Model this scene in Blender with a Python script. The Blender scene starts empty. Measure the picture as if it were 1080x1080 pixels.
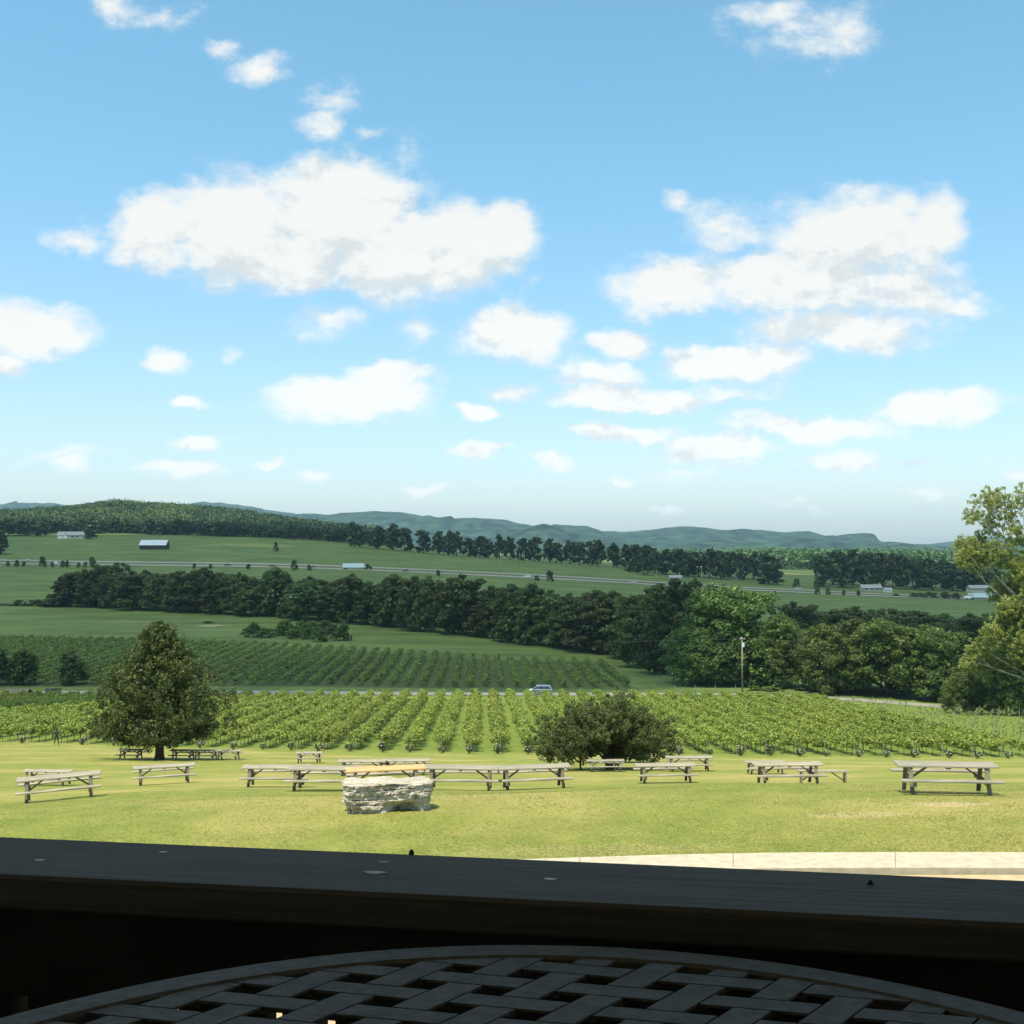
import bpy, math, random
import numpy as np
from mathutils import Vector, noise as mnoise

R = math.radians
C = bpy.context.scene.collection
F = 1213.0
TH = math.atan(35 / F)
CT, ST = math.cos(TH), math.sin(TH)
rnd = random.Random(7)

# ------------------------------------------------------------------ object helpers
def tag(o, label=None, cat=None, group=None, kind=None):
    if label: o['label'] = label
    if cat: o['category'] = cat
    if group: o['group'] = group
    if kind: o['kind'] = kind
    return o

def empty(name, loc=(0, 0, 0), rz=0, label=None, cat=None, group=None):
    o = bpy.data.objects.new(name, None)
    C.objects.link(o)
    o.location = loc; o.rotation_euler = (0, 0, rz); o.empty_display_size = .3
    return tag(o, label, cat, group)

def add(name, me, parent=None, loc=None):
    o = bpy.data.objects.new(name, me)
    C.objects.link(o)
    if parent: o.parent = parent
    if loc is not None: o.location = loc
    return o

def copy_tree(o, parent=None):
    c = o.copy(); C.objects.link(c)
    if parent: c.parent = parent
    for k in ('label', 'category', 'group'):
        if not parent and k in c: del c[k]
    for ch in list(o.children): copy_tree(ch, c)
    return c

def quads_mesh(name, V, mat, k=4, smooth=False):
    """V: (n*k,3) loose k-gons"""
    n = len(V) // k
    me = bpy.data.meshes.new(name)
    me.vertices.add(n * k); me.loops.add(n * k); me.polygons.add(n)
    me.vertices.foreach_set('co', np.asarray(V, dtype=np.float32).ravel())
    me.loops.foreach_set('vertex_index', np.arange(n * k, dtype=np.int32))
    me.polygons.foreach_set('loop_start', np.arange(0, n * k, k, dtype=np.int32))
    me.polygons.foreach_set('loop_total', np.full(n, k, dtype=np.int32))
    me.update(calc_edges=True)
    me.materials.append(mat)
    return me

class MB:
    def __init__(s): s.v = []; s.f = []
    def addm(s, vs, fs):
        b = len(s.v); s.v += [tuple(p) for p in vs]; s.f += [tuple(b + i for i in f) for f in fs]
    def box(s, x0, x1, y0, y1, z0, z1):
        s.addm([(x0,y0,z0),(x1,y0,z0),(x1,y1,z0),(x0,y1,z0),(x0,y0,z1),(x1,y0,z1),(x1,y1,z1),(x0,y1,z1)],
               [(0,3,2,1),(4,5,6,7),(0,1,5,4),(1,2,6,5),(2,3,7,6),(3,0,4,7)])
    def bar(s, a, b, w, h, up=(0, 0, 1)):
        a, b = Vector(a), Vector(b); d = (b - a).normalized(); u = Vector(up)
        sd = d.cross(u).normalized(); u = sd.cross(d).normalized()
        vs = []
        for p in (a, b):
            for i, j in ((-1,-1),(1,-1),(1,1),(-1,1)): vs.append(p + sd * (i * w / 2) + u * (j * h / 2))
        s.addm(vs, [(0,1,2,3),(7,6,5,4),(0,4,5,1),(1,5,6,2),(2,6,7,3),(3,7,4,0)])
    def tube(s, pts, rad, n=8):
        pts = [Vector(p) for p in pts]; vs = []
        for i, p in enumerate(pts):
            d = (pts[min(i + 1, len(pts) - 1)] - pts[max(i - 1, 0)]).normalized()
            u = Vector((0, 0, 1)) if abs(d.z) < .9 else Vector((1, 0, 0))
            a = d.cross(u).normalized(); b = d.cross(a)
            for k in range(n):
                t = 2 * math.pi * k / n
                vs.append(p + (a * math.cos(t) + b * math.sin(t)) * rad[i])
        fs = []
        for i in range(len(pts) - 1):
            for k in range(n):
                fs.append((i*n+k, i*n+(k+1)%n, (i+1)*n+(k+1)%n, (i+1)*n+k))
        fs.append(tuple(range(n))[::-1]); fs.append(tuple((len(pts)-1)*n + k for k in range(n)))
        s.addm(vs, fs)
    def prism(s, poly, y0, y1, inset=0):
        """poly in x,z extruded along y; inset shrinks nothing but tapers top vertices"""
        n = len(poly)
        s.addm([(x, y0, z) for x, z in poly] + [(x, y1, z) for x, z in poly],
               [tuple(range(n)), tuple(range(2*n-1, n-1, -1))] + [(i, i + n, (i+1) % n + n, (i+1) % n) for i in range(n)])
    def mesh(s, name, mat, smooth=False, bevel=0):
        me = bpy.data.meshes.new(name); me.from_pydata(s.v, [], s.f); me.update()
        if bevel:
            import bmesh
            bm = bmesh.new(); bm.from_mesh(me)
            bmesh.ops.bevel(bm, geom=list(bm.edges), offset=bevel, segments=1, affect='EDGES', profile=.5)
            bm.to_mesh(me); bm.free()
        if smooth: me.polygons.foreach_set('use_smooth', [True] * len(me.polygons))
        me.materials.append(mat); return me
    def build(s, name, mat, parent=None, smooth=False, bevel=0):
        return add(name, s.mesh(name, mat, smooth, bevel), parent)

ONES = 'zeroth first second third fourth fifth sixth seventh eighth ninth tenth eleventh twelfth thirteenth fourteenth fifteenth sixteenth seventeenth eighteenth nineteenth'.split()
TENS = ['', '', 'twenty', 'thirty', 'forty', 'fifty', 'sixty', 'seventy', 'eighty', 'ninety']
TENO = ['', '', 'twentieth', 'thirtieth', 'fortieth', 'fiftieth', 'sixtieth', 'seventieth', 'eightieth', 'ninetieth']
def ordn(n):
    if n < 20: return ONES[n]
    return TENO[n // 10] if n % 10 == 0 else TENS[n // 10] + '-' + ONES[n % 10]

# ------------------------------------------------------------------ material helpers
class NT:
    def __init__(s, nt): s.nt = nt; s.n = nt.nodes; s.l = nt.links
    def node(s, t, **kw):
        n = s.n.new(t)
        for k, v in kw.items(): setattr(n, k, v)
        return n
    def put(s, inp, v):
        if v is None: return
        if hasattr(v, 'is_output') or isinstance(v, bpy.types.NodeSocket): s.l.new(v, inp)
        else: inp.default_value = v
    def math(s, op, a, b=None, c=None, clamp=False):
        n = s.node('ShaderNodeMath', operation=op, use_clamp=clamp)
        s.put(n.inputs[0], a); s.put(n.inputs[1], b); s.put(n.inputs[2], c); return n.outputs[0]
    def noise(s, vec, scale, detail=4, rough=.55, dim='3D'):
        n = s.node('ShaderNodeTexNoise', noise_dimensions=dim)
        if vec is not None: s.l.new(vec, n.inputs['Vector'])
        n.inputs['Scale'].default_value = scale; n.inputs['Detail'].default_value = detail
        n.inputs['Roughness'].default_value = rough; return n
    def ss(s, v, a, b, lo=0., hi=1.):
        n = s.node('ShaderNodeMapRange', interpolation_type='SMOOTHSTEP')
        s.put(n.inputs[0], v); n.inputs[1].default_value = a; n.inputs[2].default_value = b
        n.inputs[3].default_value = lo; n.inputs[4].default_value = hi; return n.outputs[0]
    def mix(s, f, a, b, mode='MIX'):
        n = s.node('ShaderNodeMix', data_type='RGBA', blend_type=mode)
        s.put(n.inputs[0], f)
        for i, v in ((6, a), (7, b)):
            if isinstance(v, tuple): v = (*v, 1)[:4]
            s.put(n.inputs[i], v)
        return n.outputs[2]
    def mapping(s, vec, loc=(0,0,0), sc=(1,1,1), t='POINT'):
        n = s.node('ShaderNodeMapping', vector_type=t)
        s.l.new(vec, n.inputs[0]); n.inputs['Location'].default_value = loc; n.inputs['Scale'].default_value = sc
        return n.outputs[0]

def newmat(name):
    m = bpy.data.materials.new(name); m.use_nodes = True
    t = NT(m.node_tree); t.bsdf = m.node_tree.nodes['Principled BSDF']; t.out = m.node_tree.nodes['Material Output']
    return m, t

def simple(name, col, rough=.6, metal=0, var=.15, scale=6, bump=.1, spec=.4, stretch=(1, 1, 1), coord='Object'):
    m, t = newmat(name)
    tc = t.node('ShaderNodeTexCoord').outputs[coord]
    v = t.mapping(tc, sc=stretch)
    n = t.noise(v, scale, 6, .6)
    d = tuple(c * (1 - var * 1.6) for c in col); l = tuple(min(1, c * (1 + var)) for c in col)
    bc = t.mix(t.ss(n.outputs[0], .3, .7), d, l)
    if name.startswith('weathered_wood'):
        oi = t.node('ShaderNodeObjectInfo'); bc = t.mix(t.math('MULTIPLY', oi.outputs['Random'], .55), bc, (.21, .20, .165))
        n9 = t.noise(tc, 1.7, 5, .65); bc = t.mix(t.math('MULTIPLY', t.ss(n9.outputs[0], .52, .7), .45), bc, (.16, .135, .09))
    t.put(t.bsdf.inputs['Base Color'], bc)
    t.bsdf.inputs['Roughness'].default_value = rough; t.bsdf.inputs['Metallic'].default_value = metal
    t.bsdf.inputs['Specular IOR Level'].default_value = spec
    if bump:
        b = t.node('ShaderNodeBump'); b.inputs['Strength'].default_value = bump; b.inputs['Distance'].default_value = .02
        t.l.new(n.outputs[0], b.inputs['Height']); t.l.new(b.outputs[0], t.bsdf.inputs['Normal'])
    return m

def leafmat(name, dark, light, trans=.3, tip=None, wscale=.25, objvar=.25):
    """dark..light = the range of leaf colours of the species, random per leaf, with slow drift over the plant"""
    m, t = newmat(name)
    g = t.node('ShaderNodeNewGeometry')
    n = t.noise(g.outputs['Position'], wscale, 3, .6)
    r = t.math('MULTIPLY_ADD', g.outputs['Random Per Island'], .55, t.math('MULTIPLY', t.ss(n.outputs[0], .3, .7), .45))
    col = t.mix(r, dark, light)
    if tip: col = t.mix(t.ss(g.outputs['Random Per Island'], .8, .95), col, tip)
    oi = t.node('ShaderNodeObjectInfo')
    hsv = t.node('ShaderNodeHueSaturation')
    t.l.new(col, hsv.inputs['Color'])
    t.put(hsv.inputs['Value'], t.math('MULTIPLY_ADD', oi.outputs['Random'], 2 * objvar, 1 - objvar))
    t.put(hsv.inputs['Hue'], t.math('MULTIPLY_ADD', oi.outputs['Random'], .016 if 'vine' in name else .035, .495 if 'vine' in name else .485))
    col = hsv.outputs[0]
    t.l.new(col, t.bsdf.inputs['Base Color'])
    t.bsdf.inputs['Roughness'].default_value = .55; t.bsdf.inputs['Specular IOR Level'].default_value = .25
    tr = t.node('ShaderNodeBsdfTranslucent'); t.l.new(t.mix(.5, col, (.5, .6, .08)), tr.inputs[0]) if False else t.l.new(col, tr.inputs[0])
    mx = t.node('ShaderNodeMixShader'); mx.inputs[0].default_value = trans
    t.l.new(t.bsdf.outputs[0], mx.inputs[1]); t.l.new(tr.outputs[0], mx.inputs[2]); t.l.new(mx.outputs[0], t.out.inputs[0])
    return m

# ------------------------------------------------------------------ terrain
def slope(py):
    b = (540 - py) / F
    return (b * CT + ST) / (CT - b * ST)
# each column: (Y, z) pairs; a height of the form 'p640' is the sight-line through picture row 640
COLS = {
 -100: [(-80,-6.3),(15,-6.3),(20,-6.35),(27,-6.5),(36,-7.95),(45,-9.4),(50,-10.2),(60,-11.9),(90,-16.4),(125,-21.2),(170,-25),(215,-28.4),(300,-28),(500,-24),(780,-10),(820,-7),(950,2),(1100,12),(1400,22),(1800,10),(3000,-30),(14000,-40)],
 0: [(-80,-6.3),(15,-6.3),(20,-6.35),(27,-6.5),(36,-7.95),(45,-9.4),(50,-10.25),(60,-11.9),(90,-16.5),(125,'p783'),(170,-25),(215,-28.5),(300,-28.4),(500,-26.8),(540,-26.5),(700,-19),(820,'p592'),(950,-1.8),(1100,10),(1400,24),(1800,14),(3000,-30),(14000,-40)],
 270: [(-80,-6.2),(15,-6.2),(20,-6.25),(27,-6.35),(36,-7.7),(47,-9.7),(60,-11.9),(90,-16.7),(125,'p790'),(170,-25.3),(215,-28.4),(300,-28.3),(437,-27),(600,-24),(700,-19.5),(810,-14.3),(930,-5),(1050,5),(1400,16),(1800,8),(3000,-30),(14000,-40)],
 540: [(-80,-6),(15,-6),(20,-6.05),(27,-6.15),(36,-7.65),(47,-9.7),(60,-11.8),(90,-16.6),(125,-22.5),(170,-25.6),(215,-28.4),(235,-28.9),(300,-29.5),(351,-29.5),(500,-29),(700,-26),(800,'p607'),(1000,'p590'),(1150,-11),(1400,-16),(2000,-28),(14000,-40)],
 810: [(-80,-5.8),(15,-5.8),(20,-5.85),(27,-6),(41.6,-8.6),(47,-9.6),(60,-11.7),(90,-16.6),(125,-22.7),(170,-26),(215,-28.5),(240,-29),(300,-31),(533,-33),(700,-32.5),(790,'p622'),(900,-27.5),(1000,-25),(1400,-28),(2000,-28),(14000,-40)],
 1080: [(-80,-5.6),(15,-5.6),(20,-5.63),(26,-5.85),(29,-6.28),(41.6,-8.5),(60,-11.6),(90,-16.8),(125,-23),(170,-26.3),(205,-29.1),(240,-30),(300,-32),(533,-34),(700,-35),(760,'p633'),(900,-34),(1200,-32),(2000,-28),(14000,-40)],
 1180: [(-80,-5.6),(15,-5.6),(20,-5.63),(27,-5.85),(41.6,-8.5),(60,-11.6),(90,-16.8),(125,-23),(170,-26.3),(205,-29.1),(240,-30),(300,-32),(533,-34),(700,-36),(760,-37),(900,-35),(1200,-32),(2000,-28),(14000,-40)],
}
def yv(Y): return np.log(np.maximum(Y, -60.) + 80.)
def pchip(x, y, xq):
    x = np.array(x, float); y = np.array(y, float); h = np.diff(x); d = np.diff(y) / h; m = np.zeros(len(x))
    for i in range(1, len(x) - 1):
        if d[i-1] * d[i] > 0:
            w1 = 2*h[i] + h[i-1]; w2 = h[i] + 2*h[i-1]
            m[i] = (w1 + w2) / (w1 / d[i-1] + w2 / d[i])
    m[0] = d[0]; m[-1] = d[-1]
    i = np.clip(np.searchsorted(x, xq) - 1, 0, len(h) - 1); t = np.clip((xq - x[i]) / h[i], 0, 1)
    return ((2*t**3 - 3*t**2 + 1) * y[i] + (t**3 - 2*t**2 + t) * h[i] * m[i] + (-2*t**3 + 3*t**2) * y[i+1] + (t**3 - t**2) * h[i] * m[i+1])
VG = np.linspace(yv(-60), yv(14000), 900)
cu = []; cz = []
for px, st in sorted(COLS.items()):
    ys = [yv(a) for a, _ in st]; zs = [slope(float(z[1:])) * a if isinstance(z, str) else z for a, z in st]
    cu.append((px - 540) / F); cz.append(pchip(ys, zs, VG))
cu = np.array(cu); cz = np.array(cz)
UG = np.linspace(cu[0], cu[-1], 161)
TAB = np.zeros((len(UG), len(VG)))
for j in range(len(VG)): TAB[:, j] = pchip(cu, cz[:, j], UG)
def H(X, Y):
    X = np.asarray(X, float); Y = np.asarray(Y, float)
    u = np.clip(X / np.maximum(Y, 30), UG[0], UG[-1]); v = np.clip(yv(Y), VG[0], VG[-1])
    fu = (u - UG[0]) / (UG[1] - UG[0]); fv = (v - VG[0]) / (VG[1] - VG[0])
    i = np.clip(fu.astype(int), 0, len(UG) - 2); j = np.clip(fv.astype(int), 0, len(VG) - 2)
    a = fu - i; b = fv - j
    z = (TAB[i, j]*(1-a)*(1-b) + TAB[i+1, j]*a*(1-b) + TAB[i, j+1]*(1-a)*b + TAB[i+1, j+1]*a*b)
    z = z + 21 * np.exp(-((X + 470) / 190)**2 - ((Y - 1480) / 210)**2)
    k = np.clip((Y - 1900) / 2000, 0, 1)
    z = z + k * (6 * np.sin(X / 310. + 1.3) * np.sin(Y / 420.) + 5 * np.sin(X / 137. + Y / 500.))
    return z
TILTS = [(64, 36, 4.2, 2.6), (173, 47.5, 4.0, 2.6), (998, 29.3, 1.3, 2.4), (407, 35.8, 2.8, 2.2), (563, 38.2, 2.2, 2.2)]
_H0 = H
def H(X, Y):
    z = _H0(X, Y); X = np.asarray(X, float); Y = np.asarray(Y, float)
    for px, y0, dg, rr in TILTS:
        x0 = (px - 540) / F * y0 * .995
        z = z + math.tan(R(dg)) * (X - x0) * np.exp(-(((X - x0) / rr)**2 + ((Y - y0) / rr)**2))
    return z
def hz(x, y): return float(H(x, y))
def gx(px, Y):
    X = (px - 540) / F * Y
    for _ in range(3): X = (px - 540) / F * (Y * CT + hz(X, Y) * ST)
    return X
def gp(px, Y, dz=0):
    X = gx(px, Y); return Vector((X, Y, hz(X, Y) + dz))
def zrow(py, Y): return slope(py) * Y

# ------------------------------------------------------------------ materials
def ground_mat():
    m, t = newmat('ground_grass')
    g = t.node('ShaderNodeNewGeometry'); P = g.outputs['Position']
    sx = t.node('ShaderNodeSeparateXYZ'); t.l.new(P, sx.inputs[0]); X, Y = sx.outputs[0], sx.outputs[1]
    nb = t.noise(P, .12, 5, .6); nm = t.noise(P, .9, 5, .65); nf = t.noise(P, 9, 5, .7)
    # lawn grass: green with straw-coloured dry patches
    lawn = t.mix(t.ss(nm.outputs[0], .3, .7), (.150, .182, .034), (.222, .236, .052))
    lawn = t.mix(t.ss(nb.outputs[0], .42, .68), lawn, (.32, .275, .09))
    lawn = t.mix(t.math('MULTIPLY', t.ss(nf.outputs[0], .5, .75), .45), lawn, (.33, .30, .11))
    lawn = t.mix(t.math('MULTIPLY', t.ss(nf.outputs[0], .5, .25), .5), lawn, (.12, .165, .03))
    vine = t.mix(t.ss(nm.outputs[0], .3, .7), (.10, .15, .028), (.165, .21, .042))
    warp = t.math('MULTIPLY_ADD', t.noise(P, .05, 3).outputs[0], 10, -5)
    Yw = t.math('ADD', Y, warp)
    col = t.mix(t.ss(Yw, 119, 131), lawn, vine)
    mead = t.mix(t.ss(t.noise(t.mapping(P, sc=(.4, 1.6, 1)), .06, 9, .7).outputs[0], .36, .64), (.062, .096, .028), (.112, .160, .044))
    mead = t.mix(t.math('MULTIPLY', t.ss(t.noise(P, .4, 4).outputs[0], .55, .75), .4), mead, (.12, .16, .05))
    col = t.mix(t.ss(Y, 216, 219), col, mead)
    v2_shade = t.math('MULTIPLY', t.math('MULTIPLY', t.ss(Y, 231, 233), t.ss(Y, 299, 294)), t.ss(X, 25, 22))
    col = t.mix(v2_shade, col, (.058, .080, .026))  # shade between the far vine rows, painted darker into the ground colour
    # far fields: patchwork of pasture and cut hay
    vor = t.node('ShaderNodeTexVoronoi'); t.l.new(t.mapping(P, sc=(1, .35, 1)), vor.inputs['Vector']); vor.inputs['Scale'].default_value = .0045
    sc = t.node('ShaderNodeSeparateColor'); t.l.new(vor.outputs['Color'], sc.inputs[0])
    far = t.mix(t.ss(sc.outputs[0], .5, .85), (.045, .085, .025), (.13, .17, .05))
    far = t.mix(t.math('MULTIPLY', t.ss(sc.outputs[1], .85, .9), t.ss(Y, 1700, 1900)), far, (.36, .34, .13))
    col = t.mix(t.ss(Y, 1150, 1400), col, far)
    # bare worn soil spots, at places on the lawn and a farm track in the meadow
    def spot(x, y, rx, ry, amp, c, col, sc_=2.2):
        d = t.node('ShaderNodeVectorMath', operation='LENGTH')
        t.l.new(t.mapping(P, loc=(-x / rx, -y / ry, 0), sc=(1 / rx, 1 / ry, 0)), d.inputs[0])
        nn = t.noise(P, sc_, 4, .65)
        f = t.ss(t.math('MULTIPLY_ADD', nn.outputs[0], 1.6, t.math('MULTIPLY', d.outputs['Value'], -1)), -.05, .45)
        return t.mix(t.math('MULTIPLY', f, amp), col, c)
    soil = (.44, .34, .19)
    p = gp(1000, 26.6); col = spot(p.x, p.y, 1.5, .55, .8, soil, col, 3)
    p = gp(905, 25.5); col = spot(p.x, p.y, 1.6, .5, .45, soil, col, 3)
    p = gp(560, 22.6); col = spot(p.x + 1, 22.9, 5, .9, .3, (.36, .29, .14), col, 4)
    for a_, b_, c_ in ((320, 40, 4.5), (450, 37, 4), (560, 39, 3), (64, 36.5, 2), (830, 41.5, 2), (700, 47.5, 2), (998, 30, 2)):
        p = gp(a_, b_); col = spot(p.x, p.y, c_, .9, .35, (.30, .25, .12), col, 1.8)
    p = gp(178, 93); col = spot(p.x, p.y, 3.5, 1.6, .6, (.33, .27, .15), col, 1.5)
    p = gp(650, 64); col = spot(p.x, p.y, 2.4, 1.4, .5, (.33, .27, .15), col, 1.5)
    p = gp(222, 395); col = spot(p.x, p.y, 9, 6, .7, (.30, .27, .17), col, .4)
    p = gp(150, 410); col = spot(p.x, p.y, 22, 3, .5, (.22, .22, .12), col, .4)
    p = gp(232, 375); col = spot(p.x, p.y, 20, 3, .4, (.22, .22, .12), col, .4)
    p = gp(832, 1060); col = spot(p.x, p.y, 60, 40, .9, (.40, .36, .13), col, .02)
    p = gp(265, 985); col = spot(p.x, p.y, 60, 22, .5, (.20, .22, .07), col, .03)
    # mown stripes on the slope right of the far vineyard
    w = t.node('ShaderNodeTexWave', wave_type='BANDS', bands_direction='X'); w.inputs['Scale'].default_value = .09; w.inputs['Distortion'].default_value = 1.5; w.inputs['Detail'].default_value = 1
    rot = t.node('ShaderNodeMapping'); t.l.new(P, rot.inputs[0]); rot.inputs['Rotation'].default_value = (0, 0, R(-6)); t.l.new(rot.outputs[0], w.inputs[0])
    f = t.math('MULTIPLY', t.math('MULTIPLY', t.ss(X, 5, 25), t.ss(X, 75, 55)), t.math('MULTIPLY', t.ss(Y, 224, 230), t.ss(Y, 300, 280)))
    col = t.mix(t.math('MULTIPLY', t.math('MULTIPLY', w.outputs[0], f), .22), col, (.15, .20, .07))
    t.l.new(col, t.bsdf.inputs['Base Color'])
    t.bsdf.inputs['Roughness'].default_value = .9; t.bsdf.inputs['Specular IOR Level'].default_value = .1
    b = t.node('ShaderNodeBump'); b.inputs['Strength'].default_value = .9; b.inputs['Distance'].default_value = .12
    hsum = t.math('MULTIPLY_ADD', nm.outputs[0], .7, t.math('MULTIPLY', nf.outputs[0], .35))
    t.l.new(hsum, b.inputs['Height']); t.l.new(b.outputs[0], t.bsdf.inputs['Normal'])
    return m

M = {}
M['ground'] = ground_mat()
M['asphalt'] = simple('asphalt', (.25, .24, .20), .85, var=.12, scale=.6, coord='Generated')
M['highway'] = simple('highway_asphalt', (.24, .23, .19), .85, var=.1, scale=3, coord='Generated')
M['concrete'] = simple('pale_concrete', (.43, .375, .27), .85, var=.1, scale=5, bump=.2)
M['driveway'] = simple('tan_concrete', (.46, .33, .19), .9, var=.12, scale=4, bump=.3)
M['paint'] = simple('road_paint', (.7, .66, .5), .7, var=.05)
M['weathered'] = simple('weathered_wood', (.37, .325, .225), .8, var=.4, scale=4, bump=.4, stretch=(.25, 5, 5), spec=.25)
M['weathered_side'] = simple('weathered_wood_frame', (.23, .185, .12), .85, var=.35, scale=3, bump=.3, spec=.2)
M['newwood'] = simple('new_wood', (.60, .34, .14), .7, var=.15, scale=4, bump=.2, stretch=(.25, 5, 5))
M['darkwood'] = simple('dark_weathered_wood', (.14, .12, .09), .85, var=.3, scale=3, bump=.3)
M['bark'] = simple('bark', (.10, .075, .05), .9, var=.4, scale=5, bump=.8, stretch=(1, 1, .3))
M['palebark'] = simple('pale_bark', (.42, .38, .30), .8, var=.4, scale=1.5, bump=.3)
M['postwood'] = simple('post_wood', (.29, .235, .165), .85, var=.3, scale=3, bump=.2)
M['white'] = simple('white_paint', (.78, .80, .78), .5, var=.04)
M['trailer'] = simple('white_trailer', (.62, .74, .76), .45, var=.05)
M['dark'] = simple('dark_part', (.02, .022, .025), .5, var=.2)
M['rubber'] = simple('rubber', (.015, .015, .015), .8, var=.1)
M['metalroof'] = simple('metal_roof', (.48, .54, .56), .4, metal=.3, var=.12, scale=.5, stretch=(6, 1, 1))
M['greyroof'] = simple('grey_roof', (.26, .27, .26), .8, var=.2, scale=.6)
M['barnwall'] = simple('dark_barn_boards', (.035, .032, .03), .85, var=.3, scale=1)
M['vanpaint'] = simple('silver_blue_paint', (.23, .29, .32), .3, metal=.5, var=.02, bump=0)
M['glass'] = simple('dark_glass', (.02, .03, .035), .08, var=.05, bump=0, spec=.6)
M['leaf_cedar'] = leafmat('cedar_foliage', (.034, .060, .015), (.105, .142, .034), .15, (.15, .16, .045), .5, 0)
M['leaf_low'] = leafmat('olive_green_leaves', (.050, .076, .02), (.13, .168, .048), .35, (.19, .19, .06), .6, 0)
M['leaf_bright'] = leafmat('fresh_green_leaves', (.052, .095, .02), (.128, .185, .044), .28, (.17, .22, .055), .12, .12)
M['leaf_creek'] = leafmat('dark_green_leaves', (.047, .070, .020), (.102, .138, .037), .25, None, .06, .3)
M['leaf_syc'] = leafmat('pale_yellow_green_leaves', (.20, .25, .05), (.36, .40, .10), .45, (.44, .46, .17), .2, 0)
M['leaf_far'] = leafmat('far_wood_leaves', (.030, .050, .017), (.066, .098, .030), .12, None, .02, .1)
M['leaf_farlit'] = leafmat('sunlit_wood_leaves', (.055, .105, .026), (.115, .175, .045), .15, None, .01, .1)  # sunlit copy of the far wood leaves, sunlight put into the colour
M['leaf_vine'] = leafmat('grapevine_leaves', (.125, .19, .03), (.29, .34, .055), .25, (.40, .40, .08), .10, .08)
M['leaf_vine2'] = leafmat('far_grapevine_leaves', (.105, .165, .035), (.19, .25, .06), .25, (.24, .29, .07), .08, .1)
M['leaf_young'] = leafmat('young_vine_leaves', (.14, .20, .06), (.30, .34, .12), .3, None, .2, .1)
M['leaf_rose'] = leafmat('rose_bush_leaves', (.04, .055, .022), (.10, .12, .045), .2, (.16, .08, .04), 1, .2)
M['petals'] = simple('white_rose_petals', (.75, .76, .62), .7, var=.1, bump=0)
M['blades'] = leafmat('lawn_grass_blades', (.20, .235, .05), (.35, .345, .10), .6, (.42, .38, .16), .8, 0)

# ------------------------------------------------------------------ ground sheet
def build_ground():
    ys = np.concatenate([np.linspace(-60, 16, 14), 20 * (15000 / 20) ** np.linspace(0, 1, 420)])
    us = np.concatenate([np.linspace(-4, -.7, 14)[:-1], np.linspace(-.7, .7, 201), np.linspace(.7, 4, 14)[1:]])
    YY, UU = np.meshgrid(ys, us, indexing='ij')
    XX = UU * np.maximum(YY, 30)
    ZZ = H(XX, YY)
    V = np.stack([XX, YY, ZZ], -1).reshape(-1, 3)
    ny, nu = len(ys), len(us)
    i = np.arange(ny - 1)[:, None] * nu + np.arange(nu - 1)[None, :]
    Q = np.stack([i, i + 1, i + 1 + nu, i + nu], -1).reshape(-1, 4)
    me = bpy.data.meshes.new('ground'); n = len(Q)
    me.vertices.add(len(V)); me.loops.add(n * 4); me.polygons.add(n)
    me.vertices.foreach_set('co', V.astype(np.float32).ravel())
    me.loops.foreach_set('vertex_index', Q.astype(np.int32).ravel())
    me.polygons.foreach_set('loop_start', np.arange(0, n * 4, 4, dtype=np.int32))
    me.polygons.foreach_set('loop_total', np.full(n, 4, dtype=np.int32))
    me.polygons.foreach_set('use_smooth', np.ones(n, dtype=bool))
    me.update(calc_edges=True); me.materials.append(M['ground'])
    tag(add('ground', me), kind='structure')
build_ground()

def strip(name, pts, w, mat, dz=.05, kind='structure', thick=0, step=4.0):
    """ribbon following the terrain; pts = list of (x,y) centre points"""
    P = [Vector((p[0], p[1])) for p in pts]; S = []
    for a, b in zip(P[:-1], P[1:]):
        n = max(1, int((b - a).length / step))
        S += [a.lerp(b, k / n) for k in range(n)]
    S.append(P[-1])
    # soften the corners
    for _ in range(6):
        S = [S[0]] + [(S[i-1] + S[i] * 2 + S[i+1]) / 4 for i in range(1, len(S) - 1)] + [S[-1]]
    m = MB(); vs = []
    for i, p in enumerate(S):
        d = (S[min(i+1, len(S)-1)] - S[max(i-1, 0)]).normalized(); nrm = Vector((-d.y, d.x))
        for s in (-1, -.33, .33, 1):
            q = p + nrm * (w / 2 * s); vs.append((q.x, q.y, hz(q.x, q.y) + dz))
    fs = [(i*4+k+1, i*4+k, i*4+4+k, i*4+5+k) for i in range(len(S)-1) for k in range(3)]
    if thick:
        n0 = len(vs)
        for i in range(len(S)):
            for k in (0, 3): x, y, z = vs[i*4+k]; vs.append((x, y, z - thick))
        for i in range(len(S)-1):
            fs.append((i*4, n0+i*2, n0+i*2+2, i*4+4)); fs.append((i*4+3, i*4+7, n0+i*2+3, n0+i*2+1))
    m.addm(vs, fs)
    o = m.build(name, mat, smooth=not thick)
    return tag(o, kind=kind)

# country road beyond the near vineyard
road_pts = [(-190, 226), (-98, 223), (0, 222), (gx(760, 221), 221), (gx(880, 217), 217), (gx(960, 210), 210), (gx(1044, 203), 203), (gx(1130, 194), 194), (gx(1300, 178), 178)]
strip('road', road_pts, 5.2, M['asphalt'], .06)
hw = [(0, 592, 815), (200, 596, 812), (360, 602, 808), (540, 607, 800), (690, 614.5, 795), (843, 623, 785), (1017, 630, 765), (1130, 635, 755)]
hwp = [(-520, 818)] + [(gx(a, c), c) for a, b, c in hw] + [(520, 745)]
strip('highway', [(x, y + 13) for x, y in hwp], 11, M['highway'], .25, step=12)
strip('highway', [(x, y - 12) for x, y in hwp], 11, M['highway'], .25, step=12)

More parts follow.
